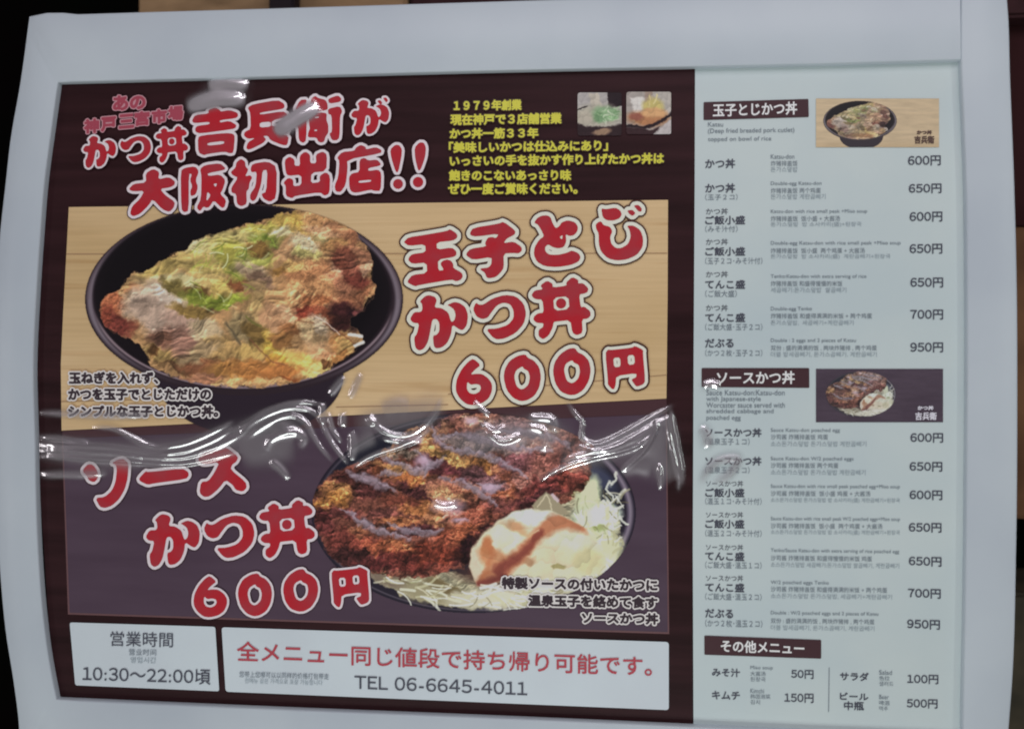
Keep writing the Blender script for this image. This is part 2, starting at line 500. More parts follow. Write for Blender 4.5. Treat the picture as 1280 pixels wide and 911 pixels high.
def wood_material():
    m = mat('printed_pale_wood', (186, 164, 128), 0.38, 0.3, 0.2)
    nt = m.node_tree; b = nt.nodes['Principled BSDF']
    tc = nt.nodes.new('ShaderNodeTexCoord')
    def nz(sc, det, dist=0):
        mp = nt.nodes.new('ShaderNodeMapping'); mp.inputs['Scale'].default_value = sc
        n = nt.nodes.new('ShaderNodeTexNoise'); n.inputs['Scale'].default_value = 1; n.inputs['Detail'].default_value = det
        n.inputs['Distortion'].default_value = dist
        nt.links.new(tc.outputs['Object'], mp.inputs[0]); nt.links.new(mp.outputs[0], n.inputs[0]); return n
    def ramp(n, p0, c0, p1, c1):
        r = nt.nodes.new('ShaderNodeValToRGB'); e = r.color_ramp.elements
        e[0].position, e[1].position = p0, p1; e[0].color, e[1].color = c0, c1
        nt.links.new(n.outputs[0], r.inputs[0]); return r
    base = ramp(nz((2, 2, 5), 3), .35, colr(170, 144, 104), .7, colr(188, 163, 126))
    fine = ramp(nz((6, 6, 230), 6, .4), .3, (.90, .89, .87, 1), .62, (1, 1, 1, 1))
    cath = ramp(nz((1.6, 3, 34), 5, 2.2), .54, (1, 1, 1, 1), .70, (.84, .77, .70, 1))
    last = base
    for k in (fine, cath):
        mx = nt.nodes.new('ShaderNodeMix'); mx.data_type = 'RGBA'; mx.blend_type = 'MULTIPLY'; mx.inputs[0].default_value = 1
        nt.links.new(last.outputs[2] if last.type == 'MIX' else last.outputs[0], mx.inputs[6]); nt.links.new(k.outputs[0], mx.inputs[7]); last = mx
    nt.links.new(last.outputs[2], b.inputs['Base Color'])
    return m
M_wood = wood_material()
M_joint = mat('printed_plank_joint', (140, 112, 84), 0.4, 0.3, 0.2)

def print_material():
    m = mat('printed_photograph', (128, 128, 128), 0.45, 0.2, 0.0)
    a = m.node_tree.nodes.new('ShaderNodeAttribute'); a.attribute_name = 'print'
    m.node_tree.links.new(a.outputs['Color'], m.node_tree.nodes['Principled BSDF'].inputs['Base Color'])
    return m
M_print = print_material()

def film_material():
    m = bpy.data.materials.new('clear_plastic_film'); m.use_nodes = True
    nt = m.node_tree; nt.nodes.remove(nt.nodes['Principled BSDF'])
    out = nt.nodes['Material Output']
    tr = nt.nodes.new('ShaderNodeBsdfTransparent'); gl = nt.nodes.new('ShaderNodeBsdfGlossy')
    gl.inputs['Roughness'].default_value = 0.09
    gl.inputs['Color'].default_value = (1, 1, 1, 1)
    g2 = nt.nodes.new('ShaderNodeBsdfGlossy'); g2.inputs['Roughness'].default_value = 0.42; g2.inputs['Color'].default_value = (1, .92, 1, 1)
    mg = nt.nodes.new('ShaderNodeMixShader'); mg.inputs[0].default_value = 0.4; nt.links.new(gl.outputs[0], mg.inputs[1]); nt.links.new(g2.outputs[0], mg.inputs[2])
    mx = nt.nodes.new('ShaderNodeMixShader'); at_ = nt.nodes.new('ShaderNodeAttribute'); at_.attribute_name = 'slack'
    nt.links.new(at_.outputs['Fac'], mx.inputs[0])
    nt.links.new(tr.outputs[0], mx.inputs[1]); nt.links.new(mg.outputs[0], mx.inputs[2])
    nt.links.new(mx.outputs[0], out.inputs['Surface'])
    return m
M_film = film_material()

# ------------------------------------------------------------------ room behind
def box(name, x0, x1, y0, y1, z0, z1, m, label=None, cat=None, kind=None, bev=0.006):
    import bmesh
    bm = bmesh.new(); bmesh.ops.create_cube(bm, size=1)
    for v in bm.verts:
        v.co = Vector(((x0 + x1) / 2 + v.co.x * (x1 - x0), (y0 + y1) / 2 + v.co.y * (y1 - y0), (z0 + z1) / 2 + v.co.z * (z1 - z0)))
    if bev: bmesh.ops.bevel(bm, geom=list(bm.edges), offset=bev, segments=2, affect='EDGES')
    me = bpy.data.meshes.new(name); bm.to_mesh(me); bm.free(); me.materials.append(m)
    o = bpy.data.objects.new(name, me); COL.objects.link(o)
    if label: o['label'] = label; o['category'] = cat
    if kind: o['kind'] = kind
    return o
def at(px, py, y):
    p = PT(px, py, y); return float(p[0]), float(p[2])
M_wall = mat('dark_room_wall', (8, 5, 6), 0.9, 0.0, 0, ((5, 8, 5), (2, 2, 2), .4, .7))
wallm = box('back_wall', -4, 4, 1.6, 1.7, -3, 3, M_wall, kind='structure', bev=0)
# tan wooden fascia seen above the board, dark opening left of it
YB = 0.55
xa, za = at(172, 30, YB); xb, zb = at(508, 30, YB); xc, _ = at(1290, 30, YB)
M_tan = mat('tan_timber', (140, 114, 86), 0.7, 0.1, 0, ((104, 84, 62), (9, 9, 30), .35, .7))
M_redb = mat('dark_red_timber', (58, 36, 38), 0.7, 0.1, 0, ((38, 22, 24), (9, 9, 6), .35, .7))
M_bl = mat('black_bracket', (28, 20, 26), 0.6, 0.2)
fas = box('timber_fascia', xa, xb, YB, YB + .03, za - .03, za + .35, M_tan, 'tan timber fascia board behind the top edge of the menu board', 'board')
xd, _ = at(345, 0, YB); xe, _ = at(376, 0, YB)
box('dark_bracket', xd, xe, YB - .04, YB - .002, za - .01, za + .30, M_bl, 'small dark bracket fixed on the tan fascia above the board', 'bracket', bev=.004)
box('red_timber_beam', xb + .004, xc + .1, YB + .01, YB + .06, za - .03, za + .35, M_redb, 'dark red timber beam right of the tan fascia, behind the board', 'beam')
# right-hand side
x1, z1 = at(1256, 284, YB); _, z2 = at(1256, 648, YB); _, z3 = at(1256, 738, YB); _, z4 = at(1256, 960, YB)
M_org = mat('orange_brown_wood', (100, 72, 50), 0.7, 0.1, 0, ((70, 48, 34), (14, 14, 8), .35, .7))
M_mar = mat('maroon_curtain', (46, 24, 26), 0.8, 0.1, 0, ((40, 20, 20), (20, 20, 3), .35, .7))
M_olv = mat('olive_box', (66, 60, 48), 0.7, 0.1, 0, ((40, 38, 32), (10, 10, 10), .35, .7))
box('wooden_shelf_panel', x1 - .12, x1 + .4, YB, YB + .05, z2, z1, M_org, 'orange brown wooden panel behind the right edge of the board', 'panel')
_, z0_ = at(1256, -60, YB)
box('dark_red_curtain', x1 - .12, x1 + .4, YB + .06, YB + .1, z1 + .005, z0_ - .03, M_mar, 'dark maroon cloth hanging behind the upper right corner', 'curtain')
box('olive_carton', x1 - .12, x1 + .4, YB - .02, YB + .2, z4, z3, M_olv, 'dull olive brown carton behind the lower right corner', 'box')

# ------------------------------------------------------------------ the menu board
board = thing('menu_board', 'white framed menu board with maroon katsudon poster and price list', 'menu board', (0, 0, -0.45))
INV = Matrix.Translation((0, 0, 0.45))
YF = -0.010
def side(pts, n, straight=False):
    p = np.array(pts, float); d = np.r_[0, np.cumsum(np.hypot(*np.diff(p, axis=0).T))]
    # smooth interpolation (Catmull-like through cubic Hermite)
    t = np.linspace(0, d[-1], n)
    if straight: return np.stack([np.interp(t, d, p[:, 0]), np.interp(t, d, p[:, 1])], 1)
    m = np.gradient(p, d, axis=0) if len(p) > 2 else np.repeat((p[1:] - p[:-1]) / d[-1], 2, 0)
    out = []
    for v in t:
        k = min(len(d) - 2, max(0, np.searchsorted(d, v, side='right') - 1)); h = d[k + 1] - d[k]; s_ = (v - d[k]) / h
        out.append((2 * s_**3 - 3 * s_**2 + 1) * p[k] + (s_**3 - 2 * s_**2 + s_) * h * m[k] + (-2 * s_**3 + 3 * s_**2) * p[k + 1] + (s_**3 - s_**2) * h * m[k + 1])
    return np.array(out)
out_left = [(22, 960), (23, 911), (17, 859), (6, 789), (-1, 715), (-6, 620), (-9, 500), (-7, 380), (-1, 290), (6, 228), (12, 175), (25, 100), (36, 20)]
in_left = [(70, 874), (60, 820), (52, 755), (47, 684), (44.5, 620), (43, 545), (41, 456), (45, 365), (50, 290), (55, 228), (64, 160), (72, 103)]
out_top = [(38, 16.5), (60, 15.5), (84, 15.3), (87, 17.6), (200, 14), (320, 10.5), (640, 0.5), (920, -8), (1200, -15)]
in_top = [(72, 103), (320, 96.5), (640, 88), (868, 83.5), (1030, 80), (1201, 75)]
out_bot = [(1206, 1012), (900, 1000), (500, 985), (22, 962)]
in_bot = [(1203, 923), (866, 908), (640, 898), (320, 885), (70, 874)]
def sweep(name, O, I, caps, parent, m):
    """frame moulding between the outer line O and inner line I (pixels, same length, open)"""
    O3, I3 = PT(O[:, 0], O[:, 1], YF), PT(I[:, 0], I[:, 1], YF)
    w = I3 - O3; L = np.linalg.norm(w, axis=1)[:, None]; u = w / L
    rows = []
    for base, off, y in ((O3, 0, .035), (O3, 0, YF + .003), (O3, .0008, YF + .001), (O3, .003, YF), (I3, -.0022, YF), (I3, -.0006, YF + .0008), (I3, 0, YF + .0025), (I3, 0, .0004)):
        q = base + u * off; q[:, 1] = y; rows.append(q)
    n = len(O); V = np.concatenate(rows); K = len(rows); F = []
    for r in range(K - 1):
        for i in range(n - 1):
            F.append((r * n + i, (r + 1) * n + i, (r + 1) * n + i + 1, r * n + i + 1))
    if caps:
        F.append(tuple(r * n for r in range(K))[::-1]); F.append(tuple(r * n + n - 1 for r in range(K)))
    F.append(tuple())
    F = [f for f in F if f]
    o = mesh_obj(name, V, F, m, parent)
    import bmesh
    bm = bmesh.new(); bm.from_mesh(o.data); bmesh.ops.recalc_face_normals(bm, faces=bm.faces)
    bm.to_mesh(o.data); bm.free()
    for p in o.data.polygons: p.use_smooth = True
    o.data.set_sharp_from_angle(angle=math.radians(50)) if hasattr(o.data, 'set_sharp_from_angle') else None
    return o
n1, n2, n3 = 60, 60, 40
O = np.concatenate([side(out_bot, n3), side(out_left, n1), side(out_top, n2, True)])
I = np.concatenate([side(in_bot, n3), side(in_left, n1)[0:], side(in_top, n2)])
# merge duplicate corner samples
sel = [0] + [k for k in range(1, len(I)) if np.hypot(*(I[k] - I[k - 1])) > .05]
O, I = O[sel], I[sel]
sweep('frame', O, I, True, board, M_frame)
out_r = [(1258, -17), (1260, 0), (1264, 100), (1269, 228), (1272, 340), (1273, 500), (1271.5, 684), (1266, 860), (1262, 911), (1256, 1010)]
in_r = [(1201.4, -15), (1201.4, 75), (1205, 160), (1207.5, 228), (1209, 340), (1209.3, 456), (1208.3, 600), (1206.5, 760), (1203.6, 911), (1203, 1010)]
o = sweep('frame_rail', side(out_r, 50), side(in_r, 50), True, board, M_frame)

def T(x): return x
backing = box('backing_board', *(lambda a, b: (a[0], b[0], 0.002, 0.03, b[1], a[1]))(at(36, 60, 0), at(1250, 960, 0)), M_black, bev=0)
backing.parent = board

poster_px = [(70, 99), (866.6, 79), (868.5, 81), (868, 228), (866.5, 456), (865.5, 684), (866.3, 914), (70, 880), (66, 840), (60, 770), (56, 700), (51.5, 640), (47.5, 590), (44.5, 540), (40, 456), (44, 365), (49, 290), (54, 228), (66, 140)]
poster = sheet('poster', dens(poster_px, 3), 0.0, M_maroon, board)
poster['label'] = 'dark maroon poster with two bowl photographs and big red lettering'
menu_px = [(868.9, 79), (1212, 70), (1214, 300), (1214, 700), (1210, 930), (866.9, 914), (866, 684), (867, 456), (868.4, 228)]
menu = sheet('menu_sheet', dens(menu_px, 3), 0.0, M_white, board)

menu['label'] = 'white price list sheet along the right side of the board'
L1, L2, L3, L4, L5 = -.0008, -.0014, -.0020, -.0026, -.0034
woodp = sheet('wood_panel_print', dens([(86, 259), (835, 250), (834.5, 370), (833, 498), (77, 538), (76, 456), (79, 390), (83, 317)], 4), L1, M_wood, poster)
for a, b in (((83, 317), (834, 316)), ((76.5, 501), (240, 497)), ((420, 508), (560, 505)), ((560, 492), (833, 468))):
    sheet('plank_joint', [a, b, (b[0], b[1] + 1.2), (a[0], a[1] + 1.4)], L1 - .0004, M_joint, poster)
sheet('brown_strip', dens([(78, 538.5), (833, 498.5), (834, 517), (240, 547), (78, 553)], 3), L1, M_strip, poster)
sheet('grey_panel_border', dens([(77.5, 546), (833.5, 515.5), (836.5, 792), (85, 767.5)], 6), L1 + .0002, M_edge, poster)
sheet('grey_panel', dens([(79, 548), (832, 517.5), (834.5, 789.6), (87, 765.4)], 6), L2, M_grey, poster)

# ---------------- printed photograph: egg katsudon bowl
def bowl_one():
    c = Canvas(100, 250, 510, 548, 1.6, (30, 20, 28))
    X, Y = c.X, c.Y
    c.put(np.ones_like(X), (52, 40, 50))
    # body below the rim
    c.ell(312, 470, 122, 77, (36, 27, 36), soft=.12)
    c.ell(305, 374, 199, 120, (38, 28, 34), soft=.012)
    ang = np.arctan2((Y - 374) / 119, (X - 305) / 199)
    rr = np.sqrt(((X - 305) / 199) ** 2 + ((Y - 374) / 119) ** 2)
    rim = np.clip(1 - np.abs(rr - .968) / .027, 0, 1)
    side_ = np.clip(np.abs(np.cos(ang)) ** 3, 0, 1)
    c.put(rim * side_ * 1.4, (112, 102, 110), .9)
    top = np.clip(1 - np.abs(rr - .98) / .02, 0, 1) * (np.sin(ang) < 0)
    c.put(top, (88, 74, 80), .5)
    # lower inside lip line
    c.ell(303, 369, 186, 113, (16, 10, 15), soft=.03)
    lr = np.sqrt(((X - 304) / 189) ** 2 + ((Y - 369) / 115.5) ** 2)
    lip = np.clip(1 - np.abs(lr - 1) / .014, 0, 1) * np.clip((np.sin(np.arctan2((Y - 369) / 115, (X - 304) / 189)) - .15) * 3, 0, 1)
    c.put(lip * 1.6, (124, 108, 114), .9)
    c.ell(300, 362, 176, 98, (10, 6, 10), soft=.1)
    food = [(124, 388), (131, 370), (150, 362), (157, 350), (166, 341), (172, 340), (180, 341), (196, 330), (214, 317), (232, 315), (240, 303), (262, 294), (286, 287), (312, 280), (335, 274), (345, 270), (358, 265), (368, 262), (380, 259), (392, 261), (410, 266), (424, 275), (432, 282), (445, 290), (451, 300), (461, 310), (464, 322), (466, 334), (465, 350), (470, 360), (467, 372), (460, 378), (455, 388), (438, 398), (436, 408), (447, 412), (453, 421), (455, 428), (445, 438), (420, 456), (400, 468), (370, 478), (330, 484), (290, 484), (240, 478), (215, 470), (190, 458), (184, 445), (175, 430), (165, 424), (145, 418), (130, 408), (124, 396)]
    c.warp(3.2, 7, 11)
    fm = c.poly_mask(food, 1.4)
    c.put(fm, (164, 128, 92))
    save = c.C.copy()
    E = c.ell
    c.warp(7, 14, 21)
    # left end: crust, batter
    E(140, 384, 20, 22, (158, 92, 66)); E(146, 404, 24, 13, (112, 50, 46), 20); E(132, 392, 8, 12, (128, 60, 48))
    E(178, 352, 30, 12, (186, 156, 112), -15); E(165, 360, 12, 8, (190, 130, 90)); E(200, 338, 24, 9, (182, 160, 96), -20)
    E(192, 378, 36, 26, (182, 166, 160)); E(205, 396, 40, 26, (176, 156, 152), 30); E(176, 384, 14, 10, (150, 132, 128)); E(212, 372, 22, 9, (196, 184, 184), 25)
    E(232, 402, 26, 14, (170, 142, 138), 20); E(226, 428, 34, 17, (132, 98, 92), 15); E(200, 424, 14, 8, (110, 76, 66)); E(258, 412, 22, 16, (166, 150, 128), 30)
    E(206, 448, 34, 8, (140, 118, 76), 25); E(222, 458, 26, 6, (88, 66, 46), 15); E(190, 440, 5, 7, (90, 62, 38))
    E(276, 436, 26, 18, (168, 138, 92)); E(250, 440, 26, 10, (160, 138, 110), -20); E(262, 458, 40, 10, (132, 84, 62)); E(290, 462, 34, 12, (164, 118, 66))
    # upper left: leek, egg
    E(262, 312, 40, 18, (184, 176, 122), -25); E(244, 306, 16, 9, (200, 192, 156), -25); E(290, 300, 40, 12, (166, 158, 104), -10); E(236, 326, 26, 12, (192, 170, 110), -10)
    E(206, 332, 24, 8, (168, 150, 92), -15); E(270, 335, 34, 12, (176, 160, 98)); E(292, 318, 26, 14, (158, 158, 74), 20); E(262, 352, 30, 10, (190, 168, 112), 10)
    E(226, 352, 22, 10, (172, 166, 128), 10); E(218, 360, 18, 9, (106, 96, 54), 25); E(248, 364, 16, 7, (110, 82, 48)); E(298, 358, 16, 9, (124, 76, 50)); E(278, 362, 14, 10, (194, 172, 100), 40)
    E(262, 374, 34, 9, (122, 138, 52), 5); E(286, 378, 22, 7, (132, 150, 56), -10); E(240, 388, 26, 7, (128, 106, 60), 10); E(300, 336, 14, 16, (150, 160, 72), 50); E(318, 322, 20, 12, (150, 158, 82))
    # centre
    E(336, 298, 22, 12, (140, 150, 76)); E(334, 300, 7, 5, (104, 128, 48)); E(352, 288, 18, 7, (196, 186, 152), 15); E(326, 284, 24, 5, (170, 166, 84), -8)
    E(312, 340, 22, 12, (176, 158, 136), 30); E(322, 350, 20, 8, (120, 96, 84), 20); E(326, 364, 26, 10, (148, 124, 92), 25); E(322, 312, 14, 8, (118, 92, 50))
    E(374, 278, 20, 13, (196, 166, 84), 20); E(350, 274, 16, 7, (182, 156, 84)); E(360, 312, 14, 16, (182, 142, 108), 60); E(380, 308, 18, 11, (200, 188, 164), 25); E(384, 318, 16, 7, (190, 184, 120), 10)
    E(366, 334, 10, 7, (196, 158, 102)); E(350, 340, 12, 6, (160, 120, 66)); E(404, 300, 20, 8, (130, 120, 86), 30)
    # right crust
    E(404, 280, 30, 14, (178, 134, 94), 20); E(424, 290, 22, 9, (172, 122, 92), 30); E(400, 290, 22, 6, (202, 156, 124), 10); E(440, 298, 12, 14, (148, 98, 74)); E(420, 306, 20, 7, (184, 138, 92), -20)
    E(446, 322, 20, 16, (150, 102, 82), 40); E(430, 320, 16, 12, (118, 66, 54), 40); E(440, 340, 26, 14, (130, 76, 66), 40); E(460, 334, 6, 12, (184, 142, 122), 15); E(424, 336, 14, 20, (112, 60, 50), -40)
    E(452, 364, 18, 14, (142, 92, 68), -30); E(444, 352, 14, 10, (110, 52, 46)); E(416, 340, 14, 10, (206, 164, 146), 45); E(404, 346, 26, 18, (180, 124, 90), 40); E(420, 362, 22, 16, (170, 112, 90), 35)
    E(386, 358, 34, 13, (190, 138, 98), 15); E(374, 346, 20, 8, (168, 116, 82)); E(364, 370, 30, 12, (196, 148, 108), 5); E(396, 376, 20, 8, (150, 92, 62)); E(388, 392, 26, 9, (112, 48, 38), 5)
    E(404, 396, 16, 9, (134, 72, 54), 30); E(436, 380, 26, 12, (128, 82, 62), -20); E(432, 392, 22, 12, (54, 26, 30), 10); E(446, 398, 12, 18, (34, 16, 24)); E(448, 394, 6, 9, (104, 54, 60)); E(424, 404, 14, 8, (60, 30, 32))
    # lower centre flaps
    E(326, 386, 18, 18, (196, 168, 116), 30); E(342, 378, 14, 9, (200, 156, 112)); E(346, 400, 26, 17, (172, 132, 104), 25); E(358, 392, 16, 7, (202, 160, 130), 30); E(366, 414, 18, 8, (120, 80, 52))
    E(306, 410, 26, 16, (138, 122, 92), 40); E(334, 430, 18, 14, (182, 156, 66), 50); E(352, 424, 14, 9, (130, 92, 56)); E(312, 440, 18, 10, (178, 150, 92)); E(320, 418, 10, 20, (104, 84, 48), -40)
    E(366, 448, 32, 11, (206, 172, 96), 5); E(344, 452, 12, 6, (202, 160, 70)); E(318, 462, 34, 12, (168, 112, 62)); E(350, 464, 34, 8, (176, 112, 62), -10); E(398, 462, 24, 8, (198, 176, 112), -25); E(362, 472, 14, 5, (138, 78, 46))
    E(404, 424, 24, 18, (182, 146, 116), 30); E(398, 406, 14, 9, (188, 172, 158), 50); E(400, 424, 10, 8, (148, 124, 96)); E(386, 412, 10, 12, (196, 170, 136)); E(424, 430, 14, 14, (176, 124, 80), 40); E(404, 444, 20, 6, (196, 142, 108), 10)
    E(432, 434, 12, 10, (184, 150, 96)); E(428, 448, 12, 6, (150, 104, 62), -30); E(410, 454, 10, 4, (96, 64, 40), 20)
    E(310, 478, 60, 3.5, (206, 160, 112), soft=.6, al=.7); E(250, 472, 30, 5, (150, 104, 84))
    c.jitter(5, 12, 301); c.jitter(2.6, 4.5, 331, 2)
    food_c = c.C
    c.C = save * (1 - fm[..., None]) + food_c * fm[..., None]
    # deep shade where batter flaps meet, crumbs
    c.tone(fm, .84, .90)
    right = np.clip((X - 340) / 40, 0, 1) * np.clip((440 - Y) / 30, 0, 1); left = np.clip((170 - X) / 20, 0, 1)
    c.C = c.C * (1 + fm[..., None] * np.array((.10, .05, -.06))); c.folds(fm, 30, .34, 411, 1.4, -25); c.folds(fm, 12, .18, 421, 1.2, 20); c.crumbs(fm, 26, .12, 401, .8, 1.3)
    c.crumbs(fm * np.clip(right * .8 + left, 0, 1), 4, .22, 403, .9); c.relief(fm, 14, .16, 5, 1.2); c.relief(fm, 6, .10, 9, 1.1)
    c.warp(1.5, 6, 31)
    for p in (((404, 404), (420, 412), (436, 424), (446, 432)), ((372, 400), (392, 404)), ((312, 424), (328, 440), (340, 452), (356, 456))):
        c.line(p, 1.6, (112, 70, 50), 1.6, .7)
    c.line([(282, 404), (292, 416), (300, 430)], 3, (84, 74, 56), 2, .8); c.line([(308, 396), (318, 404), (326, 408)], 3, (92, 92, 44), 2, .7)
    for p in (((436, 418), (452, 420)), ((444, 432), (454, 428))): c.line(p, 4, (206, 196, 184), 1.4)
    c.line([(395, 396), (410, 404), (424, 418)], 1.4, (204, 184, 170), 1.2, .8)
    def f(r): 
        u = r.random()
        if u < .4: return r.uniform(236, 310), r.uniform(306, 345), r.uniform(-1.4, .3), r.uniform(8, 20)
        if u < .8: return r.uniform(232, 305), r.uniform(350, 388), r.uniform(-.7, .7), r.uniform(8, 22)
        return r.uniform(300, 350), r.uniform(282, 330), r.uniform(-1, 1), r.uniform(6, 14)
    c.strands(46, f, [(176, 190, 100), (150, 172, 70), (120, 140, 48), (196, 202, 150)], 1.9, 4, .42)
    c.strands(16, f, [(206, 214, 170), (84, 98, 40)], 1.4, 8, .7)
    c.a = np.maximum((rr < 1.0) * 1.0, (((X - 312) / 118) ** 2 + ((Y - 468) / 76) ** 2 < 1) * (Y > 440) * 1.0)
    return c
c1 = bowl_one(); c1.build('bowl_photo', L3, M_print, poster)

# ---------------- printed photograph: sauce katsudon bowl
def bowl_two():
    c = Canvas(386, 505, 800, 768, 1.6, (30, 26, 38))
    X, Y = c.X, c.Y
    rr = np.sqrt(((X - 592) / 203) ** 2 + ((Y - 641) / 125) ** 2)
    ang = np.arctan2((Y - 641), (X - 592))
    c.ell(592, 641, 203, 125, (32, 27, 38), soft=.01)
    c.put(np.clip(1 - np.abs(rr - .965) / .028, 0, 1) * (np.clip(np.cos(ang), 0, 1) ** .6), (128, 116, 132), .95)
    c.put(np.clip(1 - np.abs(rr - .97) / .012, 0, 1), (112, 104, 112), .55)
    c.ell(588, 636, 190, 110, (24, 24, 36), soft=.04)
    c.ell(752, 598, 22, 10, (66, 70, 92), 40, soft=.8, al=.7)
    c.warp(5, 10, 41)
    # shredded cabbage bed
    bed = [(452, 700), (480, 704), (540, 712), (600, 720), (640, 700), (720, 610), (742, 606), (750, 625), (768, 640), (776, 655), (772, 690), (758, 712), (730, 735), (690, 748), (640, 758), (590, 761), (540, 755), (500, 742), (468, 726)]
    bm_ = c.poly_mask(bed, 2.0)
    c.put(bm_, (142, 136, 112))
    c.folds(bm_, 11, .50, 711, 1.8, 25); c.folds(bm_, 5, .35, 721, 2.0, -15)
    E = c.ell
    E(490, 724, 34, 10, (112, 98, 84), 20); E(540, 740, 40, 14, (140, 132, 104), 10); E(560, 735, 30, 6, (104, 90, 62), 20); E(610, 748, 50, 12, (182, 178, 156), 0); E(670, 735, 60, 18, (196, 192, 168), -10)
    E(744, 652, 26, 24, (192, 206, 178)); E(758, 642, 18, 14, (204, 216, 196)); E(750, 690, 30, 26, (190, 194, 158), -30); E(736, 616, 13, 22, (188, 196, 160), 20); E(748, 660, 9, 4, (150, 158, 104)); E(742, 712, 30, 14, (200, 200, 172), -30)
    def fb(r):
        u = r.random()
        if u < .55:
            t = r.random(); return 462 + t * 260, 716 + 34 * math.sin(t * 2.6) + r.uniform(-10, 12), r.uniform(-.6, .7), r.uniform(14, 34)
        return r.uniform(722, 776), r.uniform(612, 716), r.uniform(-2.6, 2.6), r.uniform(8, 20)
    c.strands(90, fb, [(204, 200, 176), (186, 184, 150), (214, 216, 196), (168, 164, 130)], 3.0, 12, .7)
    c.strands(50, fb, [(122, 112, 84), (104, 96, 70), (150, 150, 110)], 1.6, 13, .6)
    c.strands(40, fb, [(222, 224, 206)], 1.8, 14, .8)
    for p in (((770, 592), (768, 602), (758, 612), (766, 622)), ((762, 652), (774, 646), (786, 656)), ((768, 662), (776, 656)), ((768, 676), (777, 671)), ((752, 626), (764, 636), (778, 632))):
        c.line(p, 3.0, (196, 198, 186), 1.2, .9)
    # cutlets
    cut = [(390, 640), (388, 622), (402, 602), (420, 588), (440, 580), (466, 572), (484, 562), (495, 548), (508, 538), (530, 530), (555, 520), (580, 513), (620, 511), (660, 512), (700, 520), (728, 532), (741, 550), (742, 575), (736, 600), (726, 616), (704, 628), (668, 642), (626, 664), (604, 690), (580, 710), (545, 718), (500, 724), (462, 716), (430, 708), (408, 690), (396, 665)]
    c.warp(5, 8, 51)
    cm = c.poly_mask(cut, 1.6)
    c.put(cm, (102, 62, 58)); save = c.C.copy()
    c.warp(9, 15, 61)
    E(424, 612, 24, 13, (158, 110, 78), -20); E(412, 628, 24, 9, (164, 112, 66), -10); E(440, 596, 26, 11, (76, 42, 44), 10); E(462, 612, 24, 12, (66, 36, 40)); E(404, 652, 20, 18, (72, 36, 40)); E(430, 640, 26, 9, (82, 44, 48), 20)
    E(492, 586, 28, 8, (160, 118, 82), 10); E(500, 566, 26, 8, (108, 96, 96)); E(486, 560, 18, 8, (164, 122, 92)); E(470, 588, 10, 6, (96, 56, 44)); E(512, 598, 24, 7, (160, 100, 66))
    E(528, 632, 34, 12, (172, 112, 76), 5); E(500, 626, 24, 9, (110, 60, 54)); E(520, 612, 26, 8, (66, 36, 42), 15); E(546, 606, 22, 9, (140, 92, 86)); E(556, 618, 24, 8, (182, 134, 108), 20); E(582, 612, 22, 9, (150, 96, 84), 25)
    E(478, 646, 22, 8, (92, 54, 56)); E(500, 652, 24, 7, (158, 100, 74)); E(518, 662, 22, 6, (70, 36, 44)); E(546, 652, 20, 9, (172, 118, 92), 10); E(574, 650, 22, 8, (146, 96, 92))
    E(446, 668, 20, 9, (160, 106, 84)); E(456, 682, 34, 14, (140, 70, 62)); E(424, 676, 20, 18, (92, 46, 46)); E(440, 698, 34, 11, (52, 28, 32)); E(488, 690, 34, 12, (156, 86, 66), 15); E(478, 704, 40, 10, (74, 34, 38))
    E(520, 700, 40, 12, (82, 38, 38)); E(506, 684, 22, 7, (172, 104, 78), 25); E(548, 690, 34, 16, (104, 48, 40)); E(566, 672, 28, 10, (110, 58, 48), -10); E(584, 660, 20, 12, (160, 90, 70), -30); E(560, 712, 26, 8, (92, 48, 44))
    E(590, 684, 22, 15, (42, 20, 28), -30); E(606, 668, 22, 10, (50, 26, 32), -30)
    # back cutlet
    E(520, 545, 30, 13, (170, 128, 96), -20); E(540, 535, 20, 8, (150, 110, 96)); E(506, 556, 16, 8, (82, 50, 56)); E(564, 524, 28, 8, (90, 66, 78)); E(586, 530, 26, 10, (150, 100, 96)); E(600, 524, 20, 8, (186, 140, 130)); E(560, 570, 34, 9, (176, 136, 92), 20)
    E(604, 576, 26, 10, (174, 118, 72), 15); E(580, 554, 34, 9, (126, 112, 122), 10); E(620, 556, 40, 9, (118, 106, 120), 18); E(540, 578, 20, 10, (72, 38, 46)); E(570, 592, 40, 9, (86, 44, 54), 10); E(600, 596, 24, 9, (92, 62, 74), 15)
    E(650, 536, 44, 16, (132, 104, 116), 10); E(694, 536, 30, 15, (150, 122, 122), 20); E(668, 556, 40, 12, (150, 116, 120)); E(712, 556, 22, 16, (136, 92, 94)); E(650, 580, 34, 12, (110, 70, 84)); E(690, 580, 34, 14, (138, 88, 90), -10); E(724, 580, 14, 14, (150, 100, 92))
    E(660, 600, 26, 9, (152, 104, 106)); E(636, 620, 14, 24, (160, 94, 74), -20); E(618, 606, 20, 8, (110, 80, 96)); E(620, 632, 24, 10, (120, 70, 72)); E(690, 606, 40, 10, (112, 54, 58), -12); E(668, 624, 34, 8, (62, 32, 38), -20); E(718, 600, 16, 12, (104, 52, 50)); E(646, 646, 30, 8, (56, 26, 34), -10); E(600, 640, 18, 14, (128, 72, 64))
    c.jitter(6, 12, 501); c.jitter(3.2, 4.5, 531, 2)
    cc = c.C; c.C = save * (1 - cm[..., None]) + cc * cm[..., None]
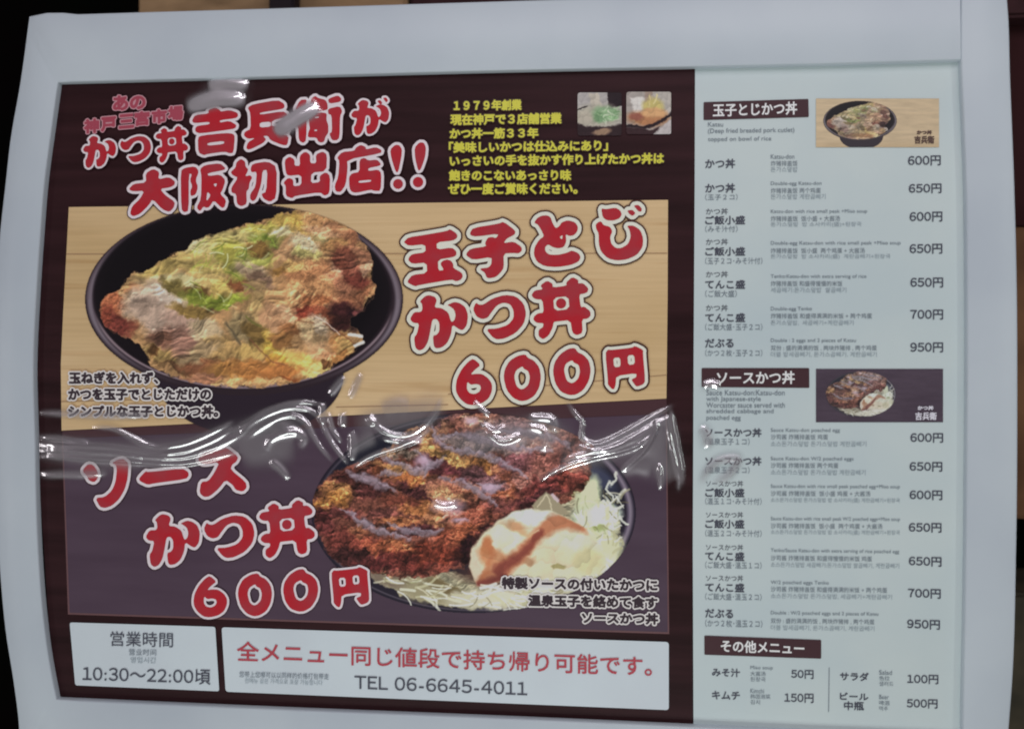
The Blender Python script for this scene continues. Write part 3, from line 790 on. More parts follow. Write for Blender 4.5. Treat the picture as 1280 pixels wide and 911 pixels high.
    c.C = c.C * (1 + cm[..., None] * np.array((.06, .0, -.14))); c.tone(cm, .92, .95); c.folds(cm, 30, .55, 621, 1.6, 15); c.crumbs(cm, 18, .24, 601, 1.0, 1.5); c.folds(cm, 11, .40, 631, 1.4, 0); c.crumbs(cm, 4.5, .28, 603, 1.0); c.relief(cm, 18, .20, 71, 1.2)
    # sauce over the top (grey sheen)
    c.warp(5, 8, 81)
    S = (126, 112, 122)
    pre = c.C.copy()
    for w, p in ((9, ((434, 590), (452, 598), (474, 606), (494, 614))), (6, ((540, 530), (546, 552), (560, 560), (600, 566), (640, 584), (660, 600))), (8, ((480, 572), (498, 580), (520, 590), (548, 578), (556, 570))),
                 (7, ((426, 636), (446, 648), (466, 660), (490, 668), (514, 674))), (6, ((548, 600), (578, 602), (600, 616), (622, 632))), (6, ((486, 654), (500, 662), (540, 666), (556, 664))), (8, ((548, 548), (580, 542), (612, 552), (648, 560), (690, 562))),
                 (5, ((470, 596), (484, 590), (500, 592))), (8, ((598, 606), (612, 612), (630, 606))), (6, ((520, 566), (536, 580), (530, 596))), (7, ((600, 530), (640, 540), (690, 546), (716, 560)))):
        c.line(p, w * 1.35, S, 3.4, .72, taper=True)
        c.line([(x - 1, y - 1.5) for x, y in p], w * .4, (160, 146, 158), 2.4, .5)
    c.jitter(3.0, 6, 777, 3); c.C = pre * (1 - cm[..., None]) + c.C * cm[..., None]
    c.crumbs(cm, 6, .16, 605, .8)
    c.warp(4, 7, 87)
    for q in ((560, 632, 17, 8), (528, 575, 8, 7), (588, 526, 8, 5), (520, 548, 8, 5), (612, 610, 10, 5), (576, 650, 8, 3)): c.ell(*q, (196, 168, 186), soft=1.2, al=.75)  # pinkish-white film glints painted into the print colour
    # leaf scrap
    c.warp(2, 6, 88)
    c.poly([(664, 632), (676, 620), (684, 614), (692, 622), (704, 632), (712, 642), (690, 642), (670, 640)], (142, 132, 108), 2)
    c.line([(672, 634), (684, 617), (690, 636)], 1.6, (188, 178, 150), 1.4); c.line([(690, 618), (698, 626)], 4, (206, 190, 196), 1.6, .8)
    # poached egg and its sauce
    egg = [(586, 708), (590, 686), (602, 668), (622, 650), (642, 640), (664, 636), (690, 640), (712, 650), (732, 662), (752, 684), (758, 704), (744, 718), (700, 724), (656, 724), (620, 728), (596, 732)]
    c.warp(3, 14, 95)
    em = c.poly_mask(egg, 3)
    c.ell(612, 722, 44, 12, (70, 46, 40), 10, soft=.8, al=.8); c.line([(588, 712), (590, 690), (604, 668), (626, 650), (646, 640)], 6, (84, 48, 40), 5, .7); c.put(em, (206, 194, 162)); save = c.C.copy(); c.warp(6, 16, 97)
    E(664, 646, 36, 11, (204, 218, 200), 5); E(632, 672, 20, 18, (212, 206, 176), -30); E(714, 680, 32, 24, (206, 208, 178), 30); E(690, 700, 40, 16, (212, 198, 162)); E(736, 700, 20, 16, (198, 190, 144)); E(698, 706, 8, 4, (150, 140, 92)); E(594, 704, 10, 22, (204, 186, 160))
    E(616, 696, 20, 12, (200, 142, 100), 20); E(608, 684, 8, 13, (178, 112, 70)); E(642, 656, 13, 7, (192, 146, 106), 20, soft=.8); E(720, 652, 24, 6, (150, 110, 86), 15); E(660, 700, 10, 5, (170, 130, 96))
    c.line([(738, 656), (708, 652), (688, 656), (672, 670), (656, 686), (640, 700), (622, 716), (600, 732)], 19, (176, 108, 74), 7, .95)
    c.line([(676, 668), (658, 686), (640, 700), (624, 712)], 11, (126, 58, 48), 6, .9); c.line([(662, 668), (672, 664)], 2, (226, 190, 150), 2, .8); c.line([(642, 660), (664, 668)], 6, (204, 150, 108), 4, .8)
    c.line([(606, 678), (616, 694), (612, 712), (604, 728)], 8, (176, 104, 66), 5, .7); c.line([(588, 730), (612, 730), (628, 718)], 9, (112, 48, 44), 5, .85)
    cc = c.C; c.C = save * (1 - em[..., None]) + cc * em[..., None]
    c.crumbs(em, 20, .07, 611, .8, 1.5); c.relief(em, 12, .06, 99, 1.0); c.tone(em, .9, .97)
    c.strands(26, lambda r: (r.uniform(592, 740), r.uniform(728, 748), r.uniform(-.4, .3), r.uniform(16, 34)), [(214, 210, 190), (196, 192, 166), (226, 224, 208)], 3.4, 22, .8)
    c.a = (rr < 1.0) * 1.0
    return c
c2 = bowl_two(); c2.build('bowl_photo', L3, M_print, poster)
# dark table shade printed below the second bowl
# ---------------- two small kitchen photographs, top right of the poster
def thumb(k):
    if k == 0:
        c = Canvas(722, 116, 777, 170, 2.4, (158, 152, 148)); c.warp(2, 9, 5)
        c.poly([(759, 112), (780, 112), (780, 132), (760, 134)], (34, 20, 26), 1.5); c.poly([(736, 116), (748, 116), (754, 134), (742, 140)], (178, 168, 150), 2)
        c.ell(748, 146, 32, 15, (162, 156, 136)); c.ell(758, 142, 17, 9, (124, 162, 112)); c.ell(750, 148, 12, 6, (104, 146, 96)); c.ell(764, 147, 9, 5, (132, 176, 118)); c.ell(732, 148, 10, 8, (170, 160, 140))
        c.line([(720, 138), (734, 134)], 2, (40, 30, 34)); c.poly([(718, 152), (735, 158), (760, 159), (780, 154), (780, 172), (718, 172)], (44, 26, 30), 2); c.ell(752, 165, 11, 4, (146, 112, 84), -10)
        c.strands(24, lambda r: (r.uniform(742, 768), r.uniform(136, 152), r.uniform(-1, 1), r.uniform(5, 10)), [(150, 190, 130), (98, 140, 88), (190, 200, 170)], 1.3, 3, .7)
    else:
        c = Canvas(783, 115, 839, 168, 2.4, (150, 140, 132)); c.warp(2, 9, 6)
        c.poly([(788, 122), (804, 122), (806, 140), (794, 144)], (196, 190, 182), 2); c.poly([(804, 114), (818, 114), (812, 128), (806, 128)], (150, 126, 110), 2)
        c.poly([(815, 114), (840, 114), (840, 150), (826, 140)], (166, 158, 148), 2); c.ell(816, 133, 13, 10, (188, 170, 88)); c.ell(810, 148, 26, 10, (176, 112, 66)); c.ell(818, 141, 15, 6, (206, 150, 92)); c.ell(796, 146, 9, 5, (150, 80, 60))
        c.line([(782, 158), (806, 160), (826, 152), (842, 140)], 4, (34, 20, 26), 1.5); c.poly([(782, 160), (812, 162), (824, 158), (816, 170), (782, 172)], (52, 28, 32), 2); c.poly([(826, 160), (842, 146), (842, 170), (812, 170)], (172, 164, 162), 1.5)
        c.line([(822, 118), (818, 130)], 2, (206, 190, 120)); c.line([(812, 120), (812, 134)], 1.5, (200, 180, 110))
    c.jitter(1.2, 4, 60 + k, 2); c.crumbs(np.ones_like(c.X), 7, .07, 3 + k); c.tone(np.ones_like(c.X), .75, .95)
    x0, x1, y0, y1 = c.x0, c.x1, c.y0, c.y1
    r = 2.5
    dx = np.maximum(np.maximum(x0 + r - c.X, c.X - x1 + r), 0); dy = np.maximum(np.maximum(y0 + r - c.Y, c.Y - y1 + r), 0)
    c.a = (np.hypot(dx, dy) <= r) * 1.0
    return c
thumb(0).build('kitchen_photo', L2, M_print, poster); thumb(1).build('kitchen_photo', L2, M_print, poster)

# ---------------- two small dish photographs on the price list
def small(src, box_, bx, base, grainc, dark):
    c = Canvas(*box_, 2.6, base)
    g = fbm(c.X / 6, c.Y, 3, 7, 4); c.C = c.C * (1 + .16 * g[..., None])
    if not dark:
        c.put(np.clip((c.Y - box_[3] + 10) / 14, 0, 1), grainc, .5)
    else:
        c.put(np.clip(fbm(c.X, c.Y, 40, 9) * 2 + .2, 0, 1), grainc, .6)
    sx = (c.X - bx[0]) / (bx[1] - bx[0]); sy = (c.Y - bx[2]) / (bx[3] - bx[2])
    X0, X1, Y0, Y1 = src[1]
    col, a = src[0].sample(X0 + sx * (X1 - X0), Y0 + sy * (Y1 - Y0))
    inside = (sx > 0) & (sx < 1) & (sy > 0) & (sy < 1)
    m = (a * inside)[..., None]
    c.C = c.C * (1 - m) + ((col * .7 + col.mean(-1, keepdims=True) * .3) * .8 + 22) * m
    return c
c1.a2 = c1.a
p1 = small((c1, (106, 504, 254, 545)), (1020, 123.5, 1174, 184.5), (1029, 1121, 126, 187), (172, 154, 126), (150, 128, 98), False)
p1o = p1.build('dish_photo', L1, M_print, menu)
p2 = small((c2, (389, 795, 516, 766)), (1020, 461, 1179, 527.8), (1032, 1120, 464, 521), (66, 56, 66), (52, 42, 52), True)
p2o = p2.build('dish_photo', L1, M_print, menu)

# ------------------------------------------------------------------ big red lettering (traced stroke shapes)
A_ = (490, 260, 7.11); B_ = (650, 240, 7.11); C_ = (500, 350, 7.11); D_ = (650, 335, 7.11); E_ = (550, 410, 8.533); F_ = (680, 410, 8.533); G_ = (95, 550, 5.565)
T2 = (235, 110, 8.533); T3 = (360, 110, 8.533); T4 = (150, 180, 6.4); T5 = (340, 170, 6.4)
tama = [[(108, 300), (145, 262), (300, 238), (490, 205), (515, 188), (578, 230), (580, 265), (545, 290), (395, 305), (400, 372), (530, 352), (572, 385), (572, 420), (540, 438), (408, 458), (412, 558), (463, 553), (428, 497), (450, 470), (490, 458), (525, 470), (545, 500), (545, 535), (620, 575), (630, 610), (610, 640), (570, 652), (530, 635), (240, 685), (205, 697), (140, 665), (140, 645), (180, 595), (312, 580), (308, 485), (180, 497), (145, 465), (150, 440), (180, 410), (300, 395), (295, 322), (150, 337), (110, 310)]]
ko = [[(692, 222), (720, 178), (950, 140), (990, 122), (1095, 200), (1095, 230), (1075, 245), (1020, 272), (990, 315), (1080, 298), (1150, 345), (1155, 380), (1125, 405), (1080, 400), (990, 405), (995, 530), (960, 580), (920, 615), (860, 625), (840, 615), (825, 575), (775, 540), (860, 530), (885, 495), (885, 435), (720, 462), (662, 425), (662, 400), (700, 362), (840, 342), (825, 315), (850, 265), (890, 258), (925, 270), (950, 228), (750, 255), (700, 245)]]
to = [[(125, 275), (150, 235), (190, 212), (240, 208), (272, 225), (290, 280), (318, 325), (350, 305), (370, 270), (425, 252), (490, 270), (515, 310), (510, 350), (480, 385), (440, 392), (405, 375), (412, 440), (390, 490), (340, 502), (290, 490), (250, 465), (222, 490), (225, 530), (260, 558), (340, 560), (420, 540), (460, 520), (520, 545), (540, 580), (520, 620), (450, 650), (330, 668), (220, 660), (150, 620), (122, 555), (130, 490), (170, 425), (215, 395), (190, 340), (160, 290)], [(350, 402), (380, 382), (375, 425)]]
ji = [[(672, 290), (700, 265), (725, 265), (740, 295), (800, 310), (822, 350), (800, 400), (810, 460), (850, 500), (900, 500), (960, 465), (985, 400), (975, 340), (950, 300), (1010, 300), (1070, 340), (1095, 410), (1090, 490), (1040, 560), (950, 600), (860, 610), (780, 590), (720, 530), (700, 460), (700, 370), (678, 330)], [(722, 145), (760, 155), (850, 140), (890, 165), (905, 200), (885, 235), (830, 255), (770, 252), (735, 225)], [(952, 165), (1000, 160), (1028, 190), (1000, 215), (970, 195)], [(1010, 122), (1050, 115), (1082, 145), (1080, 175), (1055, 175), (1030, 145)]]
ka = [[(175, 190), (225, 142), (260, 135), (310, 150), (328, 180), (305, 245), (370, 250), (430, 290), (450, 360), (462, 374), (485, 355), (495, 310), (480, 260), (440, 232), (420, 222), (480, 195), (530, 205), (580, 240), (605, 310), (595, 400), (560, 445), (530, 440), (464, 395), (455, 480), (420, 560), (370, 600), (320, 608), (300, 585), (292, 495), (325, 488), (350, 455), (350, 380), (325, 345), (287, 350), (270, 450), (250, 545), (215, 608), (170, 628), (135, 600), (125, 510), (150, 480), (172, 385), (115, 380), (88, 345), (125, 285), (185, 285), (200, 260), (195, 210)]]
tsu = [[(648, 260), (675, 200), (700, 220), (740, 220), (820, 165), (930, 132), (1030, 145), (1100, 210), (1122, 300), (1100, 390), (1030, 470), (930, 520), (860, 528), (820, 505), (765, 435), (860, 432), (960, 400), (1010, 340), (1010, 270), (980, 215), (920, 200), (860, 225), (810, 290), (780, 335), (730, 348), (680, 325)]]
don = [[(105, 235), (130, 200), (205, 190), (180, 155), (240, 112), (290, 140), (290, 175), (415, 158), (410, 128), (465, 80), (520, 108), (515, 138), (560, 135), (608, 180), (600, 215), (570, 228), (525, 235), (540, 352), (570, 342), (625, 385), (628, 425), (600, 450), (550, 455), (557, 575), (505, 598), (465, 575), (448, 462), (320, 475), (300, 480), (290, 530), (255, 600), (205, 635), (165, 605), (165, 550), (205, 525), (210, 490), (150, 488), (118, 460), (125, 430), (160, 402), (212, 398), (200, 280), (140, 278), (108, 255)], [(295, 265), (430, 250), (440, 365), (305, 382)], circ(365, 315, 46)]
six = [[(168, 620), (180, 540), (230, 440), (300, 360), (355, 325), (435, 395), (370, 445), (325, 497), (380, 488), (450, 490), (520, 540), (555, 600), (555, 670), (520, 750), (450, 800), (350, 822), (280, 810), (210, 750), (172, 680)], [(290, 570), (330, 605), (380, 595), (425, 605), (438, 640), (420, 680), (370, 705), (315, 695), (285, 650)]]
zero = [[(678, 530), (690, 440), (740, 350), (830, 295), (910, 280), (940, 320), (1000, 345), (1060, 420), (1078, 520), (1060, 630), (1010, 720), (930, 770), (860, 780), (780, 745), (710, 660)], [(790, 520), (810, 450), (880, 405), (895, 435), (940, 455), (960, 520), (945, 600), (900, 645), (860, 655), (815, 620)]]
zerob = [[(95, 470), (110, 370), (170, 280), (260, 220), (330, 212), (360, 260), (420, 285), (480, 350), (500, 450), (480, 560), (420, 660), (340, 710), (270, 715), (180, 680), (120, 590)], [(212, 450), (230, 380), (300, 340), (320, 370), (370, 390), (385, 460), (370, 530), (330, 575), (290, 590), (240, 560)]]
yen = [[(655, 270), (680, 230), (720, 235), (940, 210), (970, 190), (1060, 235), (1055, 270), (1080, 560), (1060, 600), (990, 625), (965, 600), (930, 548), (985, 525), (985, 480), (770, 510), (765, 600), (750, 650), (725, 650), (680, 600), (682, 560)], [(738, 318), (812, 312), (818, 412), (748, 420)], [(890, 292), (962, 285), (970, 385), (898, 395)]]
so = [[(50, 200), (85, 165), (120, 172), (150, 215), (150, 270), (125, 292), (90, 280), (70, 240), (50, 225)], [(248, 160), (290, 135), (330, 130), (365, 160), (360, 260), (340, 340), (300, 410), (250, 455), (200, 472), (165, 462), (135, 402), (200, 395), (250, 350), (275, 290), (285, 200), (275, 170)]]
bar = [[(438, 265), (485, 215), (500, 222), (740, 197), (780, 220), (785, 245), (765, 270), (540, 300), (500, 310), (445, 285)]]
su = [[(850, 130), (885, 90), (1020, 65), (1045, 50), (1130, 115), (1115, 150), (1085, 170), (1075, 205), (1180, 290), (1188, 330), (1160, 358), (1110, 345), (1090, 310), (1040, 275), (990, 340), (930, 390), (890, 395), (858, 365), (870, 290), (920, 285), (960, 230), (1000, 150), (890, 168), (855, 150)]]
kichi = [[(40, 355), (75, 290), (220, 275), (215, 240), (285, 210), (340, 235), (345, 255), (440, 238), (525, 265), (535, 300), (510, 325), (340, 345), (340, 372), (440, 352), (515, 395), (510, 425), (480, 440), (130, 488), (80, 470), (75, 435), (100, 405), (230, 390), (228, 362), (70, 378)], [(105, 530), (150, 508), (400, 482), (480, 490), (500, 520), (485, 690), (450, 700), (390, 680), (210, 705), (170, 720), (110, 690)], [(205, 588), (385, 565), (385, 600), (210, 618)]]
hei = [[(635, 210), (700, 175), (955, 130), (1025, 170), (1030, 210), (1000, 228), (765, 265), (768, 288), (1010, 250), (1060, 280), (1050, 310), (895, 350), (890, 415), (1040, 400), (1075, 440), (1050, 490), (980, 490), (1075, 515), (1060, 610), (1010, 612), (880, 560), (850, 510), (800, 515), (835, 550), (800, 590), (680, 650), (640, 660), (620, 640), (640, 580), (720, 535), (640, 545), (595, 510), (605, 470), (670, 440), (665, 270)], [(765, 370), (885, 360), (885, 415), (765, 425)]]
ei = [[(75, 230), (130, 130), (200, 125), (190, 180), (110, 250)], [(60, 340), (150, 260), (200, 240), (195, 560), (160, 590), (115, 560), (110, 410), (65, 400)], [(245, 120), (290, 85), (320, 110), (400, 130), (420, 170), (425, 225), (400, 240), (300, 250), (225, 265)], [(225, 290), (345, 262), (415, 272), (408, 340), (430, 400), (430, 480), (400, 520), (385, 575), (350, 585), (320, 570), (305, 530), (212, 530), (215, 480), (235, 430), (225, 390)], [(285, 312), (330, 306), (330, 320), (288, 326)], [(280, 448), (310, 444), (310, 460), (282, 464)], [(425, 120), (530, 80), (570, 115), (560, 150), (440, 170)], [(425, 225), (550, 195), (580, 250), (555, 300), (550, 530), (520, 560), (470, 560), (440, 490), (470, 470), (465, 290), (430, 280)]]
gadots = [[(950, 140), (985, 132), (1008, 165), (985, 182)], [(1012, 108), (1045, 103), (1068, 135), (1048, 160)]]
dai = [[(75, 355), (110, 320), (210, 310), (205, 235), (265, 200), (315, 225), (305, 285), (390, 265), (440, 300), (435, 330), (400, 348), (320, 360), (360, 410), (440, 465), (430, 510), (395, 545), (340, 525), (260, 440), (230, 490), (160, 560), (105, 580), (80, 560), (95, 500), (160, 440), (195, 375), (110, 380), (78, 370)]]
han = [[(485, 215), (520, 192), (600, 180), (632, 220), (604, 290), (624, 345), (606, 405), (566, 420), (562, 375), (578, 340), (560, 290), (575, 240), (550, 240), (550, 535), (512, 548), (490, 520)], [(640, 200), (680, 170), (800, 155), (845, 195), (830, 210), (700, 235), (705, 258), (800, 245), (845, 290), (820, 370), (800, 400), (850, 450), (835, 510), (810, 510), (750, 450), (715, 505), (690, 512), (668, 500), (640, 540), (612, 510), (648, 440), (652, 260)], [(745, 320), (778, 315), (765, 348)], [(697, 380), (727, 410), (690, 465)]]
sho = [[(885, 225), (925, 190), (930, 150), (965, 120), (1000, 140), (1005, 185), (1028, 205), (1000, 262), (1040, 250), (1058, 270), (1036, 310), (1030, 360), (1010, 380), (1015, 480), (970, 500), (935, 480), (930, 400), (892, 390), (890, 350), (945, 270), (900, 250)], [(1044, 200), (1060, 160), (1180, 140), (1255, 185), (1250, 430), (1200, 465), (1150, 440), (1130, 400), (1170, 385), (1180, 208), (1140, 212), (1130, 320), (1090, 440), (1062, 460), (1040, 440), (1042, 400), (1085, 340), (1095, 222), (1052, 228)]]
shutsu = [[(100, 195), (140, 165), (180, 190), (180, 240), (225, 240), (220, 160), (265, 125), (305, 150), (305, 220), (355, 220), (350, 150), (405, 125), (440, 150), (435, 282), (315, 294), (310, 380), (385, 370), (380, 320), (430, 290), (465, 320), (460, 460), (420, 480), (385, 450), (185, 480), (160, 500), (110, 480), (110, 400), (90, 375), (130, 335), (170, 350), (170, 405), (235, 395), (235, 310), (130, 320), (110, 295)]]
ten = [[(520, 175), (560, 130), (660, 120), (670, 95), (710, 72), (750, 90), (750, 110), (830, 90), (878, 115), (870, 140), (600, 190), (605, 260), (590, 390), (550, 450), (510, 445), (500, 400), (530, 330), (540, 200)], [(700, 190), (740, 175), (770, 198), (840, 190), (872, 225), (860, 240), (770, 258), (770, 282), (850, 270), (875, 300), (870, 440), (820, 440), (790, 430), (680, 455), (640, 450), (620, 420), (615, 330), (640, 300), (700, 290)], [(690, 360), (795, 350), (790, 368), (695, 378)]]
ex1 = [[(945, 110), (985, 72), (1020, 75), (1040, 110), (1035, 170), (1010, 290), (990, 290), (955, 180)], circ(1008, 385, 40)]
ex2 = [[(1140, 95), (1180, 52), (1215, 55), (1232, 95), (1225, 170), (1190, 270), (1170, 280), (1145, 180)], circ(1168, 370, 42)]
def zp(z, polys): return [Z(*z, p) for p in polys]
W3 = [(6.6, M_dark), (4.7, M_cream), (0.0, M_red)]
N = 'headline_character'
for z, g in ((A_, tama), (A_, ko), (B_, to), (B_, ji), (C_, ka), (C_, tsu), (D_, don)):
    glyph(N, zp(z, g), W3, L4, poster)
for z, g in ((E_, six), (E_, zero), (F_, zerob), (F_, yen)):
    glyph('price_character', zp(z, g), W3 if g is not yen else [(6.2, M_dark), (3.9, M_cream), (0, M_red)], L4, poster)
W2 = [(4.6, M_maroonedge), (3.6, M_lilac), (0.0, M_red)]
for g in (so, bar, su): glyph(N, zp(G_, g), W2, L4, poster)
for g, b in ((ka, (182.7, 249.7, 642.5, 708)), (tsu, (255.3, 317.8, 644, 697)), (don, (324, 393.5, 625, 697))):
    glyph(N, g, W2, L4, poster, b)
for g, b in ((six, (242, 283.7, 720, 771)), (zero, (297.4, 339.8, 716.4, 769.7)), (zerob, (354, 397.6, 711, 764)), (yen, (414.6, 461.4, 708.5, 758.4))):
    glyph('price_character', g, [(3.6, M_maroonedge), (2.8, M_lilac), (0, M_red)], L4, poster, b)
W4 = [(4.5, M_maroonedge), (3.4, M_lilac), (0.0, M_red)]
W5 = [(3.4, M_maroonedge), (2.4, M_lilac), (0.0, M_red)]
for g, b in ((ka, (104, 145, 170.4, 210)), (tsu, (150.3, 188.6, 170.4, 203)), (don, (194.6, 235, 157.7, 203.6))):
    glyph('title_character', g, W5, L4, poster, b, 2.8)
for z, g in ((T2, kichi), (T2, hei), (T3, ei), (T4, dai), (T4, han), (T4, sho), (T5, shutsu), (T5, ten), (T5, ex1), (T5, ex2)):
    glyph('title_character', zp(z, g), W4, L4, poster)
ga = [(np.array(ka[0]) - np.array([88, 135])) * np.array([(1080 - 672) / 517., (510 - 130) / 493.]) + np.array([672, 130])] + gadots
glyph('title_character', [Z(*T3, [tuple(q) for q in p]) for p in ga], [(3.4, M_maroonedge), (2.5, M_lilac), (0, M_red)], L4, poster)
SM = [(2.3, M_pink), (1.0, M_redsmall)]
bold_text('small_title_lettering', 'あの', 141, 182, 120, 139, SM, L5 + .0004, poster, dy=-2, res=3.2)
for s, x, yy in (('神', 105, 150), ('戸', 126, 147.5), ('三', 148.5, 144), ('宮', 168, 140.5), ('市', 189.5, 138), ('場', 210, 134)):
    bold_text('small_title_character', s, x, x + 19, yy - 0.5, yy + 17.5, SM, L5 + .0004, poster, dy=-1.5, res=3.2)

# ------------------------------------------------------------------ yellow story text
YL = [(1.9, M_olive), (0.62, M_yellow)]
for s, x0, x1, yt, yb, dy in (('１９７９年創業', 567, 652, 125.5, 139, -1), ('現在神戸で３店舗営業', 563, 702, 143, 157, -2), ('かつ丼一筋３３年', 562, 673, 160.5, 174, -1),
                              ('「美味しいかつは仕込みにあり」', 561, 760, 177.5, 191.5, -2.5), ('いっさいの手を抜かす作り上げたかつ丼は', 562, 830, 194.5, 208.5, -3.5),
                              ('飽きのこないあっさり味', 561, 714, 212.5, 226.5, -.5), ('ぜひ一度ご賞味ください。', 560, 722, 229, 243.5, -.5)):
    bold_text('story_line', s, x0, x1, yt, yb, YL, L3, poster, dy=dy, res=3.4)

# ------------------------------------------------------------------ captions
CP = [(2.6, M_halo), (0.8, M_capt)]
for s, x0, x1, yt, yb, dy in (('玉ねぎを入れず、', 86, 198, 464.5, 480, 0), ('かつを玉子でとじただけの', 85, 264, 485.5, 500.5, 0), ('シンプルな玉子とじかつ丼。', 85, 273, 506.5, 521.5, 0),
                              ('特製ソースの付いたかつに', 627, 822, 720.5, 736, 3), ('温泉玉子を絡めて食す', 660, 822, 742.5, 757.5, 3), ('ソースかつ丼', 727, 823, 764.5, 779, 1.5)):
    bold_text('caption_line', s, x0, x1, yt, yb, CP, L5, poster, dy=dy, res=3.2)

# ------------------------------------------------------------------ white notices at the foot of the poster
na = sheet('opening_hours_notice', rounded([(87, 777.5), (269, 783), (274, 863.5), (94, 856)], 3), L2, M_box, poster)
nb = sheet('takeaway_notice', rounded([(277, 783.5), (836, 802), (836, 887), (282, 864)], 4), L2, M_box, poster)
TI = L3 - .0004
text('notice_lettering', '営業時間', 138, 216, 788.5, 807, M_ink, TI, poster, 1.8)
text('notice_small_lettering', '营业时间', 161, 195, 810.5, 818.5, M_ink2, TI, poster, .6)
text('notice_small_lettering', '영업시간', 163, 195, 820.5, 828, M_ink3, TI, poster, .6)
bold_text('opening_hours_lettering', '10:30～22:00頃', 103, 263, 832, 851, [(.15, M_ink)], TI, poster, dy=4.5, res=3)
bold_text('notice_red_lettering', '全メニュー同じ値段で持ち帰り可能です。', 296, 815, 801, 826, [(.35, M_redtext)], TI, poster, dy=19, res=3)
text('notice_small_lettering', '您带上您哪可以以同样的价格打包带走', 299, 411, 838.5, 846, M_ink2, TI, poster, 3)
text('notice_small_lettering', '전메뉴 같은 가격으로 포장 가능합니다', 306, 403, 847, 853.5, M_ink3, TI, poster, 2.6)
bold_text('telephone_lettering', 'TEL 06-6645-4011', 443, 659, 844, 860.5, [(.15, M_ink)], TI, poster, dy=8.3, res=3)

# ------------------------------------------------------------------ price list
def hbar(pts, s, x0, x1, yt, yb, dy):
    sheet('heading_bar', rounded(pts, 1.5), L1, M_bar, menu)
    bold_text('heading_lettering', s, x0, x1, yt, yb, [(.45, M_wtext)], L2, menu, dy=dy, res=3.2)
hbar([(879.5, 128), (1010.5, 124), (1011, 146.5), (879.5, 150.3)], '玉子とじかつ丼', 891, 996.5, 130, 146.5, -3)
hbar([(877, 460), (1011.5, 460), (1011.7, 484.7), (877, 483.6)], 'ソースかつ丼', 896, 993.5, 464, 480.5, -.5)
hbar([(880.5, 794), (1026.5, 799.5), (1026.5, 822.8), (880.5, 817.8)], 'その他メニュー', 901, 1005.5, 799, 814.5, 3.5)
def t(name, s, x0, x1, yt, yb, m, dy=0): return text(name, s, x0, x1, yt, yb, m, L1, menu, dy)
for s, x1, yt, yb, dy in (('Katsu', 904, 153, 158.5, 0), ('(Deep fried breaded pork cutlet)', 993, 161, 168.5, -1.5), ('topped on bowl of rice', 964, 171.5, 178.5, -1)):
    t('dish_description', s, 885, x1, yt, yb, M_ink2, dy)
for s, x1, yt, yb in (('Sauce Katsu-don:Katsu-don', 981, 487.3, 494), ('with Japanese-style', 951, 495.5, 503), ('Worcaster sauce served with', 981, 503, 509.5), ('shredded cabbage and', 967, 511, 518), ('poached egg', 926, 519, 526.5)):
    t('dish_description', s, 883, x1, yt, yb, M_ink2)
K = '炸猪排盖饭'; KR = '돈가스덮밥'
